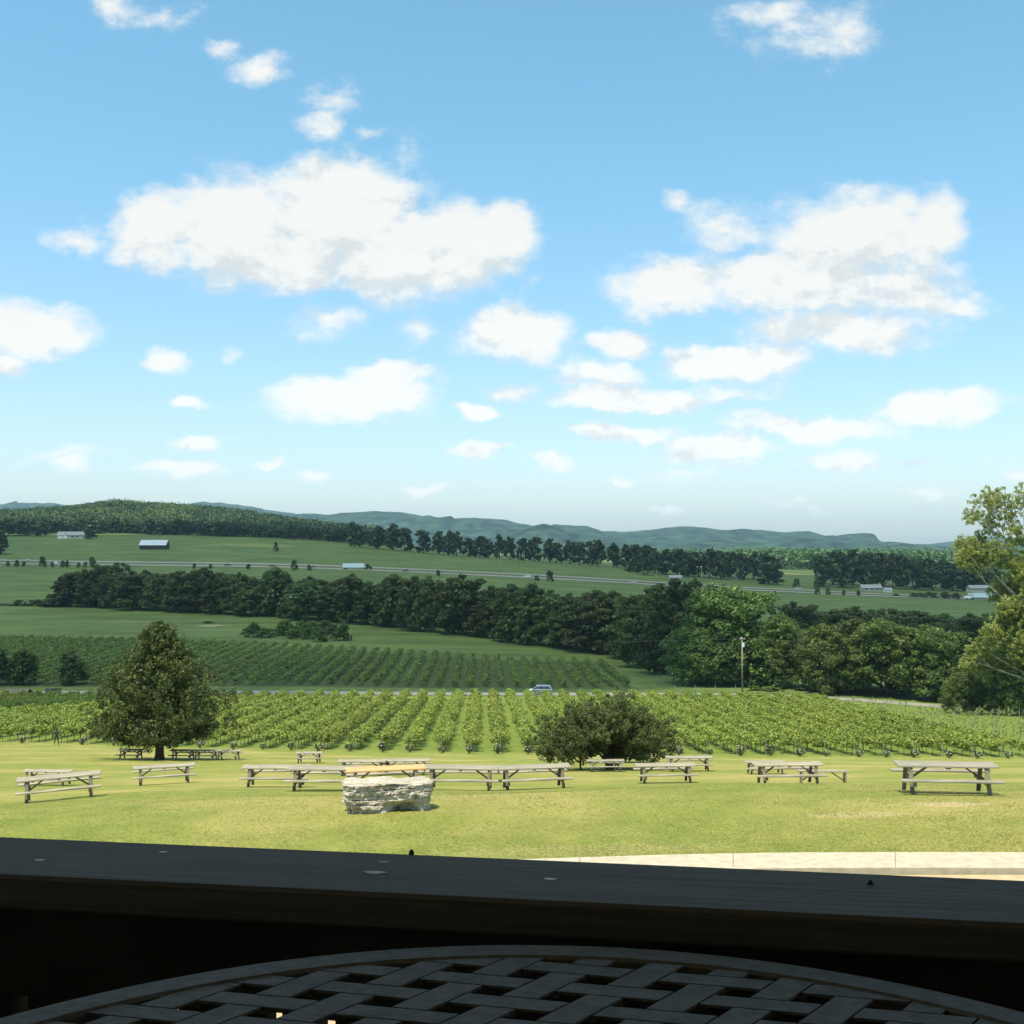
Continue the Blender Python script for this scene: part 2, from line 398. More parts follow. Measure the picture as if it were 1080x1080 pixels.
# pale concrete kerb walk and the tan driveway just beyond the deck
sw = [(-14, 21.2), (-4, 21.35), (0.4, 21.42), (4.5, 21.5), (9.5, 20.85), (14, 19.6), (22, 16.8)]
strip('sidewalk', sw, 1.1, M['concrete'], .12, thick=.2, step=1.0)
dr = [(x, y - 5.4) for x, y in sw]
strip('driveway', dr, 9.4, M['driveway'], .02, step=1.0)
jm = MB()
for k, x in enumerate([-1.6, 1.25, 4.1, 7.0, 9.6]):
    y = np.interp(x, [p[0] for p in sw], [p[1] for p in sw]); z = hz(x, y) + .1235
    e = x / y * .54; jm.addm([(x-e-.008, y-.54, z), (x-e+.008, y-.54, z), (x+e+.008, y+.54, z), (x+e-.008, y+.54, z)], [(0, 1, 2, 3)])
tag(jm.build('sidewalk_joint', simple('joint', (.22, .19, .14), .9)), kind='structure')

# ------------------------------------------------------------------ leaves
def leaf_quads(c, n, s, rs, asp=.6):
    """diamond leaves at centres c with normals n and half-length s"""
    n = n / np.maximum(np.linalg.norm(n, axis=1, keepdims=True), 1e-6)
    r = rs.normal(size=n.shape); t = np.cross(n, r); t /= np.maximum(np.linalg.norm(t, axis=1, keepdims=True), 1e-6)
    b = np.cross(n, t); s = s[:, None]
    V = np.stack([c + t * s, c + b * s * asp, c - t * s * .8, c - b * s * asp], 1)
    return V.reshape(-1, 3)

def clump_leaves(cc, cr, per, size, rs, flat=1.0, up=.35, jit=.7):
    K = len(cc); N = K * per
    d = rs.normal(size=(N, 3)); d /= np.linalg.norm(d, axis=1, keepdims=True)
    rad = np.repeat(cr, per)[:, None] * (rs.uniform(.25, 1.08, (N, 1)) ** .6)
    off = d * rad; off[:, 2] *= flat
    c = np.repeat(cc, per, axis=0) + off
    nrm = d + rs.normal(size=(N, 3)) * jit; nrm[:, 2] += up
    return leaf_quads(c, nrm, size * rs.uniform(.6, 1.3, N), rs)

def lobes_broad(W, Ht, base, rs, nl=9, low=.10):
    """lobes of a broad-leaved crown: list of centre, radius"""
    L = [(np.array([0, 0, base + (Ht - base) * .52]), W * .30)]
    for k in range(nl):
        a = k * 2.4 + rs.uniform(-.4, .4); f = (k + .5) / nl
        z = base + (Ht - base) * (low + (.84 - low) * f); rr = W * .5 * (.66 - .50 * max(0, f - .35)) * rs.uniform(.75, 1.05)
        r = W * rs.uniform(.17, .24)
        L.append((np.array([math.cos(a) * rr, math.sin(a) * rr, min(z, Ht - r * .9)]), r))
    L.append((np.array([rs.uniform(-.1, .1) * W, 0, Ht - W * .19]), W * .19))
    return L

def broad_crown(name, mat, seed, W, Ht, base, nclump, per, lsize, nl=9, fill=.35):
    rs = np.random.RandomState(seed); L = lobes_broad(W, Ht, base, rs, nl)
    cc = []; cr = []
    w = np.array([r * r for _, r in L]); w /= w.sum()
    for i in rs.choice(len(L), nclump, p=w):
        c, r = L[i]; d = rs.normal(size=3); d /= np.linalg.norm(d)
        if d[2] < -.3 and rs.rand() < .5: d[2] *= -1
        q = c + d * r * rs.uniform(.72, 1.08) * np.array([1, 1, .85]); q[2] = max(q[2], base * .85)
        cc.append(q); cr.append(W * rs.uniform(.055, .105))
    V = clump_leaves(np.array(cc), np.array(cr), per, lsize, rs, .75)
    # interior foliage
    ni = int(len(V) / 4 * fill * .25); idx = rs.choice(len(L), ni)
    lc = np.array([L[i][0] for i in idx]); lr = np.array([L[i][1] for i in idx])
    d = rs.normal(size=(ni, 3)); d /= np.linalg.norm(d, axis=1, keepdims=True)
    V2 = leaf_quads(lc + d * lr[:, None] * rs.uniform(.2, .85, (ni, 1)), rs.normal(size=(ni, 3)), lsize * 2.4 * rs.uniform(.7, 1.2, ni), rs)
    return quads_mesh(name, np.concatenate([V, V2]), mat), L

def trunk_mesh(name, mat, Ht, base, r0, L, seed, n=9):
    rs = random.Random(seed); m = MB()
    top = Ht * .8; pts = []; rad = []
    for k in range(7):
        f = k / 6; pts.append((rs.uniform(-.012, .012) * Ht * (f > 0), rs.uniform(-.012, .012) * Ht * (f > 0), -.6 + (top + .6) * f)); rad.append(r0 * (1.35 if k == 0 else 1) * (1 - .82 * f))
    m.tube(pts, rad, n)
    for c, r in L[1:]:
        zb = max(base * .75, c[2] - math.hypot(c[0], c[1]) * .9 - r * .3); zb = min(zb, top * .9); f = zb / top
        a = Vector((0, 0, zb)); b = Vector((c[0], c[1], c[2]))
        mid = a.lerp(b, .5) + Vector((0, 0, -.04 * Ht * .5))
        rr = r0 * max(.12, (1 - .8 * f)) * .5
        m.tube([a, mid, b], [rr, rr * .7, rr * .25], 5)
    return m.mesh(name, mat, smooth=True)

def tree_proto(kind, seed, W, Ht, base, nclump, per, lsize, leaf, nl=9, r0=None, bark='bark'):
    cm, L = broad_crown('crown', M[leaf], seed, W, Ht, base, nclump, per, lsize, nl)
    tm = trunk_mesh('trunk', M[bark], Ht, base, r0 or Ht * .022, L, seed)
    return dict(kind=kind, W=W, H=Ht, crown=cm, trunk=tm)

def plant_tree(p, px, Y, top, wpx, label, cat='tree', group=None, name='tree', base=None, rz=None, sink=.2):
    """a tree standing on the terrain at column px, distance Y"""
    g = gp(px, Y)
    ht = zrow(top, Y) - g.z + sink; ht = max(ht, 1.0); w = wpx / F * Y
    r = empty(name, (g.x, g.y, g.z - sink), rnd.uniform(0, 6.28) if rz is None else rz, label, cat, group)
    for nm in ('trunk', 'crown'):
        o = add(nm, p[nm], r)
    r.scale = (w / p['W'], w / p['W'], ht / p['H'])
    return r

creek_p = [tree_proto('creek', 11 + k, 14, 18, .3 + .3 * (k % 3), 120, 110, .34, 'leaf_creek', 13 + k % 3) for k in range(6)]
bright_p = [tree_proto('bright', 31 + k, 18, 20, .4 + .3 * k, 260, 150, .25, 'leaf_bright', 18) for k in range(3)]
far_p = [tree_proto('far', 51 + k, 13, 17, .7, 46, 40, .75, 'leaf_far', 9) for k in range(5)]
bush_p = [tree_proto('bush', 71 + k, 6, 5, .1, 34, 50, .26, 'leaf_creek', 7, .12) for k in range(3)]
bushb_p = [tree_proto('bushb', 81 + k, 6, 5, .1, 40, 60, .2, 'leaf_bright', 7, .12) for k in range(2)]

# ---- creek tree line
base_line = [(-60, 520), (60, 500), (270, 437), (540, 351), (700, 292), (760, 285)]
top_prof = [(30, 634), (62, 620), (75, 604), (95, 598), (130, 595), (150, 597), (175, 604), (200, 600), (240, 596), (256, 603), (266, 609), (280, 603), (292, 598), (320, 609), (350, 607), (390, 608), (440, 607), (493, 606), (512, 622), (528, 618), (545, 614), (570, 616), (592, 622), (612, 630), (628, 622), (648, 618), (665, 628), (690, 618), (705, 612), (730, 610), (760, 615)]
bl = lambda x: float(np.interp(x, *zip(*base_line)))
tp = lambda x: float(np.interp(x, *zip(*top_prof)))
def creek_line():
    n = 0; x = 58
    while x < 722:
        Y = bl(x); w = rnd.uniform(9, 17) * 1.3 / Y * F
        n += 1
        plant_tree(creek_p[n % 6], x, Y + rnd.uniform(0, 10), tp(x) + rnd.uniform(-3, 8) + (4 if n % 2 else 0), w,
                   'dark green tree at the front of the creek belt, %s from its left end' % ordn(n), group='trees along the front of the creek belt')
        x += w * .42
    n = 0; x = 70
    while x < 735:
        Y = bl(x) + 26; w = rnd.uniform(8, 16) * 1.3 / Y * F; n += 1
        plant_tree(creek_p[(n + 3) % 6], x, Y + rnd.uniform(0, 12), tp(x) + rnd.uniform(-3, 9), w,
                   'dark green tree at the back of the creek belt, %s from its left end' % ordn(n), group='trees at the back of the creek belt')
        x += w * .5
creek_line()
for k, (px, tpx, w) in enumerate([(2, 637, 12), (12, 638, 10), (20, 632, 13), (30, 636, 14), (38, 632, 14), (48, 633, 16), (57, 626, 18)]):
    plant_tree(bush_p[k % 3], px, bl(px) + 2, tpx, w * 1.25, 'dark shrub in the hedge left of the creek trees, %s from the left' % ordn(k + 1), 'shrub', 'hedge shrubs left of the creek belt', 'shrub')
# dark belt continuing behind the bright roadside trees
for k in range(15):
    px = 838 + k * 15.5; Y = 330 + 25 * (k % 3)
    t_ = float(np.interp(px, [838, 870, 900, 930, 960, 1000, 1060], [634, 644, 640, 644, 640, 650, 646]))
    plant_tree(creek_p[k % 6], px, Y, t_ + rnd.uniform(-2, 3), 58, 'dark tree in the belt behind the roadside trees, %s from the left' % ordn(k + 1), group='dark trees behind the roadside trees')
# bright trees along the road, right of the mown slope
plant_tree(creek_p[1], 700, 268, 634, 62, 'dark rounded tree at the left shoulder of the biggest roadside tree')
plant_tree(creek_p[3], 672, 285, 640, 50, 'dark tree above the upper end of the mown slope')
plant_tree(bright_p[0], 768, 243, 616, 128, 'biggest bright green round tree, directly behind the wooden utility pole', name='big_tree')
plant_tree(bright_p[1], 738, 240, 662, 72, 'lower bright leafy tree at the left foot of the biggest roadside tree')
plant_tree(bright_p[2], 822, 236, 648, 66, 'mid green tree against the right side of the biggest roadside tree')
plant_tree(bright_p[1], 873, 226, 658, 72, 'bright green round tree, second from the left in the roadside group')
plant_tree(bright_p[2], 935, 223, 653, 96, 'leafy green tree in the middle of the right roadside group')
plant_tree(bright_p[0], 985, 218, 660, 84, 'leafy green tree left of the pale tall tree at the right edge')
plant_tree(creek_p[2], 905, 236, 652, 80, 'darker tree filling the gap between two bright roadside trees')
plant_tree(bright_p[2], 1068, 214, 664, 80, 'green tree under the crown of the tall pale tree')
plant_tree(bright_p[1], 1018, 196, 708, 50, 'small yellow green tree leaning over the road at the far right', cat='small tree', name='small_tree')
plant_tree(bright_p[2], 1066, 193, 700, 52, 'bushy green tree at the foot of the tall pale tree', cat='small tree', name='small_tree')
for k, (px, w, tt) in enumerate([(812, 34, 724), (852, 26, 731), (880, 20, 733), (796, 18, 730)]):
    plant_tree(bushb_p[k % 2], px, 229, tt, w, ['long low bright green shrub right of the wooden utility pole', 'low roadside shrub below the second bright tree', 'smallest roadside shrub near the bend of the road', 'small shrub touching the foot of the wooden utility pole'][k], 'shrub', name='shrub')
# dark round trees at the left beyond the near vineyard
for px, w, tt, lb in ((-6, 44, 683, 'dark dense tree cut by the left picture edge above the vineyard'), (24, 38, 684, 'dark dense round tree behind the low shed on the left'), (75, 36, 686, 'dark dense upright tree between the low shed and the big cedar')):
    plant_tree(creek_p[2 if px > 0 else 4], px, 236, tt, w * .92, lb)
# brush in the meadow
for k in range(17):
    px = 262 + k * 6.3 + rnd.uniform(-2, 2)
    plant_tree(bushb_p[k % 2], px, 366 - k * 1.2 + rnd.uniform(-14, 14), rnd.uniform(653, 665), rnd.uniform(16, 28), 'wild shrub in the meadow brush below the creek trees, %s from the left' % ordn(k + 1), 'shrub', 'wild shrubs in the meadow', 'shrub')
plant_tree(bush_p[1], 322, 372, 647, 12, 'tall narrow bush rising above the meadow brush', 'shrub', None, 'shrub')
plant_tree(bush_p[0], 220, 405, 658, 14, 'lone small shrub beside the bare patch in the meadow', 'shrub', None, 'shrub')
for k, px in enumerate([8, 18, 25, 45, 55, 66, 71, 83, 90, 97, 205, 222, 262, 310, 326, 462, 566, 580, 722, 735, 748, 862, 873, 890, 905]):
    Y = 778 - .02 * px
    big = px in (45, 97, 580, 310)
    g_ = gp(px, Y); tt = 575 - (g_.z + (7.5 if big else rnd.uniform(3.5, 5))) / Y * F
    plant_tree(bush_p[k % 3], px, Y, tt, 9 if big else rnd.uniform(5, 7), 'small dark bush by the near side of the highway, %s from the left' % ordn(k + 1), 'shrub', 'bushes along the highway fence', 'shrub')
for k in range(9):
    px = 862 + k * 11
for k, (px, Y, tt, w) in enumerate([(840, 830, 610, 9), (861, 820, 612, 8), (945, 770, 626, 9), (962, 762, 625, 8), (970, 762, 625, 14), (982, 760, 624, 16), (996, 758, 624, 16), (1008, 756, 625, 14)]):
    plant_tree(bush_p[k % 3], px, Y, tt, w, 'dark field tree near the right part of the highway, %s from the left' % ordn(k + 1), 'tree', 'field trees near the right part of the highway')

# ---- ridge wood edge, tree row along the ridge, right woods
def far_row(xs, yfn, tfn, wfn, lab, grp):
    for k, x in enumerate(xs):
        plant_tree(far_p[k % 5], x, yfn(x), tfn(x), wfn(x), lab % ordn(k + 1), group=grp)
far_row([-4 + 12.5 * k + rnd.uniform(-2, 2) for k in range(32)], lambda x: float(np.interp(x, [0, 60, 130, 270, 400], [1060, 1110, 1120, 1085, 1060])) + rnd.uniform(0, 15),
        lambda x: float(np.interp(x, [0, 60, 100, 200, 270, 400], [547, 549, 546, 549, 553, 560])) + rnd.uniform(-2, 3), lambda x: rnd.uniform(15, 20),
        'dark tree on the edge of the ridge wood, %s from the left', 'trees on the edge of the ridge wood')
tl = []
x = 372
while x < 700:
    tl.append(x + rnd.uniform(-2, 2)); x += rnd.choice([9, 11, 13, 16])
far_row(tl, lambda x: float(np.interp(x, [380, 540, 700], [1010, 985, 940])),
        lambda x: float(np.interp(x, [372, 400, 440, 500, 540, 600, 650, 700], [551, 553, 557, 562, 564, 568, 571, 576])) + rnd.choice([-2, 0, 0, 2, 5]), lambda x: rnd.uniform(15, 23),
        'round tree in the long row below the blue hills, %s from the left', 'row of trees below the blue hills')
far_row([668 + 11.5 * k for k in range(14)], lambda x: rnd.uniform(880, 915), lambda x: float(np.interp(x, [668, 700, 740, 780, 800, 822], [588, 580, 578, 580, 582, 590])) + rnd.uniform(-2, 3), lambda x: rnd.uniform(18, 26),
        'dark tree in the dense middle right grove, %s from the left', 'trees of the middle right grove')
plant_tree(far_p[0], 811, 850, 592, 30, 'dark rounded tree at the near right corner of the middle right grove')
far_row([868 + 10.5 * k for k in range(18)], lambda x: 850 + 30 * ((int(x) // 10) % 2), lambda x: float(np.interp(x, [862, 880, 940, 985, 1020, 1060], [584, 580, 583, 590, 596, 600])) + rnd.uniform(-2, 3), lambda x: rnd.uniform(24, 32),
        'dark tree in the long far right wood, %s from the left', 'trees of the far right wood')
plant_tree(far_p[2], -2, 880, 560, 26, 'dark tree standing above the highway at the left picture edge')
plant_tree(far_p[1], 96, 1045, 557, 15, 'dark round tree right of the far white farmhouse')
plant_tree(far_p[3], 44, 1075, 556, 16, 'dark round tree left of the far white farmhouse')
for k, (px, tt) in enumerate([(291, 571)]):
    plant_tree(bush_p[0], px, 930, tt, 6, 'tiny lone bush in the pasture right of the barn', 'shrub', None, 'shrub')

def wood(name, seed, pts, mat, per, lsize, label, squash=.8):
    rs = np.random.RandomState(seed); P = []; Rr = []
    for (x, y, ht, w) in pts:
        g = hz(x, y); nb = 3
        for b in range(nb):
            P.append((x + rs.uniform(-.25, .25) * w, y + rs.uniform(-.25, .25) * w, g + ht * (.45 + .42 * b / (nb - 1)) - (0.1 * ht if b == nb - 1 else 0))); Rr.append(w * (.5 - .08 * b) * rs.uniform(.8, 1.1))
    V = clump_leaves(np.array(P), np.array(Rr), per, lsize, rs, squash)
    o = add(name, quads_mesh(name, V, mat)); return tag(o, label, 'wood', kind='stuff')
pts = []
rs_ = np.random.RandomState(5)
for _ in range(3000):
    px = rs_.uniform(-90, 420); Y = rs_.uniform(1100, 1560)
    x = gx(px, Y)
    if Y < float(np.interp(px, [0, 60, 130, 270, 400], [1075, 1120, 1130, 1100, 1075])): continue
    topz = zrow(float(np.interp(px, [-60, 0, 30, 60, 90, 120, 150, 200, 240, 270, 300, 330, 360, 380, 420], [540, 540, 541, 540, 533, 526, 530, 532, 534, 541, 542, 545, 549, 550, 556])), Y)
    g = hz(x, Y); ht = rs_.uniform(12, 17)
    if g + ht > topz: ht = max(6, topz - g)
    pts.append((x, Y, ht * rs_.uniform(.8, 1.05), rs_.uniform(13, 22)))
lit = lambda p: mnoise.noise(Vector((p[0] / 60., p[1] / 90., 9.))) > (.12 if -540 < p[0] < -330 else .42)  # picks the crowns that get the painted sunlit patch
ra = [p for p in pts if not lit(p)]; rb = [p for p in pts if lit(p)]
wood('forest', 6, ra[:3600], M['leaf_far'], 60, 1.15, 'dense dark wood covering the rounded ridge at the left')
wood('forest', 8, rb[:900], M['leaf_farlit'], 60, 1.15, 'ridge wood trees in the middle, sunlight painted into their leaf colour')
pts = []
for _ in range(2600):
    px = rs_.uniform(560, 1180); Y = 1350 + 3000 * rs_.rand() ** 1.6
    if px < 780 and (Y < 1900 or rs_.rand() < .35): continue
    x = gx(px, Y)
    if mnoise.noise(Vector((x / 260., Y / 520., 3.))) < -.08: continue
    pts.append((x, Y, rs_.uniform(15, 24), rs_.uniform(16, 26)))
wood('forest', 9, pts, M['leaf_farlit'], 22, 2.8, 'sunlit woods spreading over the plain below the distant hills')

# ---- distant hills
M['hill'] = simple('hill_forest', (.025, .050, .026), .95, var=.6, scale=.012, bump=.0, spec=.05, stretch=(1, 1, 3))
def hill(name, Y0, prof, depth, seed):
    xs = np.arange(prof[0][0], prof[-1][0] + 1, 2.0); tz = np.interp(xs, [p[0] for p in prof], [p[1] for p in prof])
    rs = np.random.RandomState(seed); rows = []
    prof_s = np.array([0, .18, .4, .62, .82, .94, 1.0, .94, .75, .4, 0]); dy = np.array([-1, -.84, -.66, -.48, -.3, -.13, 0, .16, .4, .75, 1.1]) * depth
    V = []
    for j, (f, d) in enumerate(zip(prof_s, dy)):
        for x_, t_ in zip(xs, tz):
            X = (x_ - 540) / F * (Y0 + 0) * (1 + 0 * d); zt = slope(t_) * Y0
            n1 = mnoise.fractal(Vector((X / 420., d / 420. + seed, 1.)), .8, 2.2, 4)
            n2 = mnoise.noise(Vector((X / 70., d / 70., seed + 5.)))
            wgt = f * (1 - f) * 4
            z = -60 + (zt + 60) * f + wgt * n1 * .50 * (zt + 60) * .9 + n2 * (6 * f * Y0 / 6000)
            V.append((X + n1 * 120 * wgt, Y0 + d + n1 * 200 * wgt, z))
    nx = len(xs); nr = len(dy); fs = [(j*nx+i, j*nx+i+1, (j+1)*nx+i+1, (j+1)*nx+i) for j in range(nr-1) for i in range(nx-1)]
    m = MB(); m.addm(V, fs); return tag(m.build(name, M['hill'], smooth=True), kind='structure')
hill('hills', 7600, [(-160, 536), (-60, 530), (0, 532), (30, 530), (60, 531), (80, 534), (110, 542), (160, 545), (190, 532), (215, 529), (250, 532), (300, 541), (340, 545), (400, 556), (700, 566), (900, 572), (950, 575), (990, 574), (1010, 572), (1047, 566), (1075, 569), (1110, 572), (1200, 577)], 1500, 3)
hill('hills', 6000, [(270, 560), (300, 548), (320, 541), (345, 543), (360, 541), (400, 539), (430, 541), (450, 545), (470, 547), (500, 546), (530, 548), (545, 551), (570, 556), (585, 553), (600, 554), (620, 555), (633, 560), (660, 561), (693, 558), (720, 555), (737, 556), (767, 560), (773, 558), (820, 561), (830, 561), (853, 560), (870, 565), (903, 573), (940, 577), (1000, 581)], 1300, 11)
hill('hills', 4500, [(430, 580), (480, 572), (540, 563), (558, 555), (573, 552), (590, 556), (606, 562), (640, 568), (700, 571), (760, 570), (800, 573), (840, 567), (870, 569), (903, 575), (920, 573), (937, 571), (960, 575), (1010, 577), (1060, 573), (1120, 572), (1200, 580)], 700, 23)

# ------------------------------------------------------------------ the cedar, the low spreading tree, the tall pale tree
def cedar():
    Y = 90; g = gp(168, Y); Ht = zrow(657, Y) - g.z; W = 138 / F * Y
    r = empty('cedar_tree', g, 0, 'big dark cedar with a broad cone shaped crown and picnic tables beneath it', 'tree')
    rs = np.random.RandomState(99); cc = []; cr = []; bd = []
    zs = [.09, .14, .22, .4, .52, .64, .76, .88, .96, 1.0]; rr = [.5, .88, 1.0, 1.0, .88, .72, .53, .33, .16, .03]
    lay = MB(); base = 1.15
    for k in range(150):
        f = .14 + .84 * ((k + .5) / 150) ** 1.15; a = k * 2.39996 + rs.uniform(-.3, .3)
        Rm = np.interp(f, zs, rr) * W / 2 * rs.choice([.72, .85, .95, 1.0, 1.06, 1.12]); zb = max(1.35, f * Ht - .22 * Rm)
        for q in range(int(6 + 9 * min(1, Rm / 4))):
            u = rs.uniform(.22, 1) ** .75; sp_ = .13 * Rm + .12
            cc.append((Rm * u * math.cos(a) + rs.normal() * sp_ * .6, Rm * u * math.sin(a) + rs.normal() * sp_ * .6, max(1.35, zb + .30 * Rm * u * u + rs.normal() * .16))); cr.append(rs.uniform(.20, .40) * (1.15 - .4 * u))
    for k in range(60):
        a = rs.uniform(0, 6.28); f = rs.uniform(.9, 1.0); q = (1.02 - f) * 3.0 * rs.rand(); cc.append((q * math.cos(a), q * math.sin(a), f * Ht)); cr.append(rs.uniform(.14, .26))
    cc = np.array(cc)
    V = clump_leaves(cc, np.array(cr), 46, .085, rs, 1.2, .3, .8)
    ni = 2600; f = rs.rand(ni) * .74 + .17; a = rs.uniform(0, 6.28, ni); q = np.interp(f, zs, rr) * W / 2 * rs.uniform(0, .75, ni)
    V2 = leaf_quads(np.stack([q * np.cos(a), q * np.sin(a), f * Ht], 1), rs.normal(size=(ni, 3)), rs.uniform(.15, .3, ni), rs)
    add('crown', quads_mesh('crown', np.concatenate([V, V2]), M['leaf_cedar']), r)
    lay.tube([(0, 0, -.4), (.02, 0, .4), (.0, .03, 1.5), (.05, 0, 4), (0, 0, 8.5)], [.5, .34, .3, .2, .04], 10)
    for k in range(26):
        z = 1.3 + k * .27; a = k * 2.4; L_ = np.interp(z / Ht, zs, rr) * W / 2 * .8
        lay.tube([(0, 0, z), (L_ * .5 * math.cos(a), L_ * .5 * math.sin(a), z + .15), (L_ * math.cos(a), L_ * math.sin(a), z + .5)], [.09, .05, .02], 5)
    lay.build('trunk', M['bark'], r, smooth=True)
cedar()

def low_tree():
    Y = 64; g = gp(642, Y)
    r = empty('spreading_tree', g, 0, 'low spreading olive green tree with drooping branches, nearest tree on the lawn', 'tree')
    rs = np.random.RandomState(41); s = Y / F
    outl = [(-84, 26), (-80, 40), (-66, 52), (-52, 60), (-40, 70), (-24, 66), (-14, 60), (-4, 72), (10, 78), (24, 76), (36, 66), (48, 58), (62, 50), (72, 38), (70, 26)]
    tips = []; cc = []; cr = []
    for ring, (sc_, yy) in enumerate(((1, 0), (.97, 1.1), (.97, -1.1), (.86, 2.1), (.86, -2.1), (.62, 2.9), (.62, -2.9), (.72, .4), (.72, -.7), (.45, 1.2), (.45, -1.4))):
        for (x, z) in outl:
            tips.append(((x * sc_ + rs.normal() * 3.5) * s, yy + rs.normal() * .25, (19 + (z - 19) * sc_ + rs.normal() * 4) * s))
    for (x, z) in ((-74, 20), (-58, 22), (-66, 15), (-34, 24), (-8, 24), (18, 17), (34, 17), (46, 19), (58, 22), (20, 24), (36, 24)):
        for yy in (-.8, .6): tips.append(((x + rs.normal() * 2) * s, yy + rs.normal() * .4, (z + rs.normal() * 2) * s))
    bm_ = MB()
    for (x, y_, z) in tips:
        o_ = np.array([x * .12, y_ * .1, .9 + .15 * z]); tpt = np.array([x, y_, z])
        for q in range(9):
            u = 1 - .50 * rs.rand() ** 1.3; p_ = o_ + (tpt - o_) * u + rs.normal(size=3) * .15
            cc.append(p_); cr.append(rs.uniform(.14, .27) * (1.4 - .5 * u))
        if rs.rand() < .5: bm_.tube([o_, o_ + (tpt - o_) * .5 + np.array([0, 0, .1]), o_ + (tpt - o_) * .93], [.05, .03, .01], 4)
    bm_.build('branches', M['bark'], r, smooth=True)
    V = clump_leaves(np.array(cc), np.array(cr), 44, .062, rs, .85, .35, .8)
    ni = 1500; pick = rs.randint(len(cc), size=ni); c = np.array(cc)[pick] * np.array([.75, .5, .85])
    V2 = leaf_quads(c, rs.normal(size=(ni, 3)), rs.uniform(.1, .2, ni), rs)
    add('crown', quads_mesh('crown', np.concatenate([V, V2]), M['leaf_low']), r)
    m = MB()
    for (x0, pts, q) in ((-.05, [(-.3, 0, 1.0), (-1.2, .2, 1.9), (-2.2, .1, 2.6)], .13), (.0, [(.05, .1, 1.2), (.0, 0, 2.2), (-.3, 0, 3.2)], .17), (.12, [(.4, -.1, 1.0), (1.2, 0, 1.9), (2.3, .1, 2.3)], .14), (.05, [(.35, .3, 1.4), (.8, .5, 2.6), (1.0, .4, 3.3)], .12), (-.1, [(-.5, -.3, .9), (-1.6, -.6, 1.3), (-2.6, -.4, 1.4), (-3.1, -.3, 1.0)], .09)):
        P = [(x0, 0, -.3), (x0, 0, .35)] + pts; m.tube(P, [q * 1.5, q * 1.15] + [q * (1 - .25 * (i + 1)) for i in range(len(pts))], 7)
    m.tube([(-1.55, -.3, -.2), (-1.6, -.3, .5), (-1.45, -.3, 1.2), (-1.6, -.3, 1.8)], [.07, .06, .05, .03], 6)
    m.tube([(-1.62, -.3, .45), (-2.1, -.3, .8), (-2.4, -.3, 1.2)], [.05, .035, .02], 6)
    m.build('trunk', M['bark'], r, smooth=True)
low_tree()

def tall_tree():
    Y = 190; g = gp(1104, Y); s = Y / F
    r = empty('sycamore_tree', g, 0, 'tall airy pale green tree with bare pale limbs at the right picture edge', 'tree')
    rs = np.random.RandomState(17); zt = lambda py: zrow(py, Y) - g.z; xx = lambda px: (px - 1104) * s
    lob = [(1045, 530, 16, .25), (1062, 524, 16, .25), (1036, 545, 12, .3), (1075, 540, 20, .35), (1090, 528, 22, .3), (1058, 556, 15, .3), (1110, 545, 24, .5), (1078, 566, 16, .5),
           (1026, 578, 15, .9), (1038, 592, 16, .9), (1022, 590, 10, .8), (1052, 582, 14, .7), (1066, 590, 12, .6), (1046, 568, 8, .5),
           (1088, 600, 22, 1), (1078, 625, 20, 1.1), (1095, 640, 26, 1.1), (1066, 640, 12, 1), (1070, 655, 18, 1.1), (1050, 668, 13, 1.1), (1085, 676, 26, 1.2), (1040, 686, 14, 1), (1055, 700, 18, 1.1), (1085, 715, 28, 1.1), (1030, 700, 10, .8), (1120, 600, 30, 1), (1140, 560, 30, .6), (1150, 640, 34, 1), (1125, 690, 34, 1)]
    cc = []; cr = []; m = MB()
    spine = [(0, 0, -.8), (-.3, 0, 6), (.2, .4, 13), (-.2, 0, 20), (-1.2, 0, 27), (-2.2, 0, 33)]
    m.tube(spine, [.75, .6, .48, .36, .22, .06], 10)
    for (px, py, q, dens) in lob:
        c = np.array([xx(px - 8), rs.uniform(-3, 3), zt(py)]); rq = q * s
        for _ in range(int(q * q * .62 * dens) + 16):
            d = rs.normal(size=3); d /= np.linalg.norm(d)
            cc.append(c + d * rq * rs.uniform(.3, 1.0)); cr.append(rs.uniform(.28, .62))
        zb = max(4, c[2] - abs(c[0]) * .9 - 2); sx_ = np.interp(zb, [p[2] for p in spine], [p[0] for p in spine]); sr = np.interp(zb, [p[2] for p in spine], [.6, .55, .45, .32, .2, .06])
        a = Vector((sx_, 0, zb)); b = Vector(c) + Vector((0, 0, rq * .5)); k1 = a.lerp(b, .35) + Vector((0, 0, .6)); k2 = a.lerp(b, .7) + Vector((rs.uniform(-.6, .6), rs.uniform(-.5, .5), .2))
        m.tube([a, k1, k2, b], [sr * .45, sr * .33, sr * .2, .04], 6)
        for _ in range(3):
            d = Vector(rs.normal(size=3)).normalized() * rq * .8
            m.tube([k2, k2.lerp(b + d, .5) + Vector((0, 0, .2)), b + d], [sr * .16, .07, .03], 4)
    V = clump_leaves(np.array(cc), np.array(cr), 24, .17, rs, .8, .4, .8)
    add('crown', quads_mesh('crown', V, M['leaf_syc']), r); m.build('trunk', M['palebark'], r, smooth=True)
tall_tree()

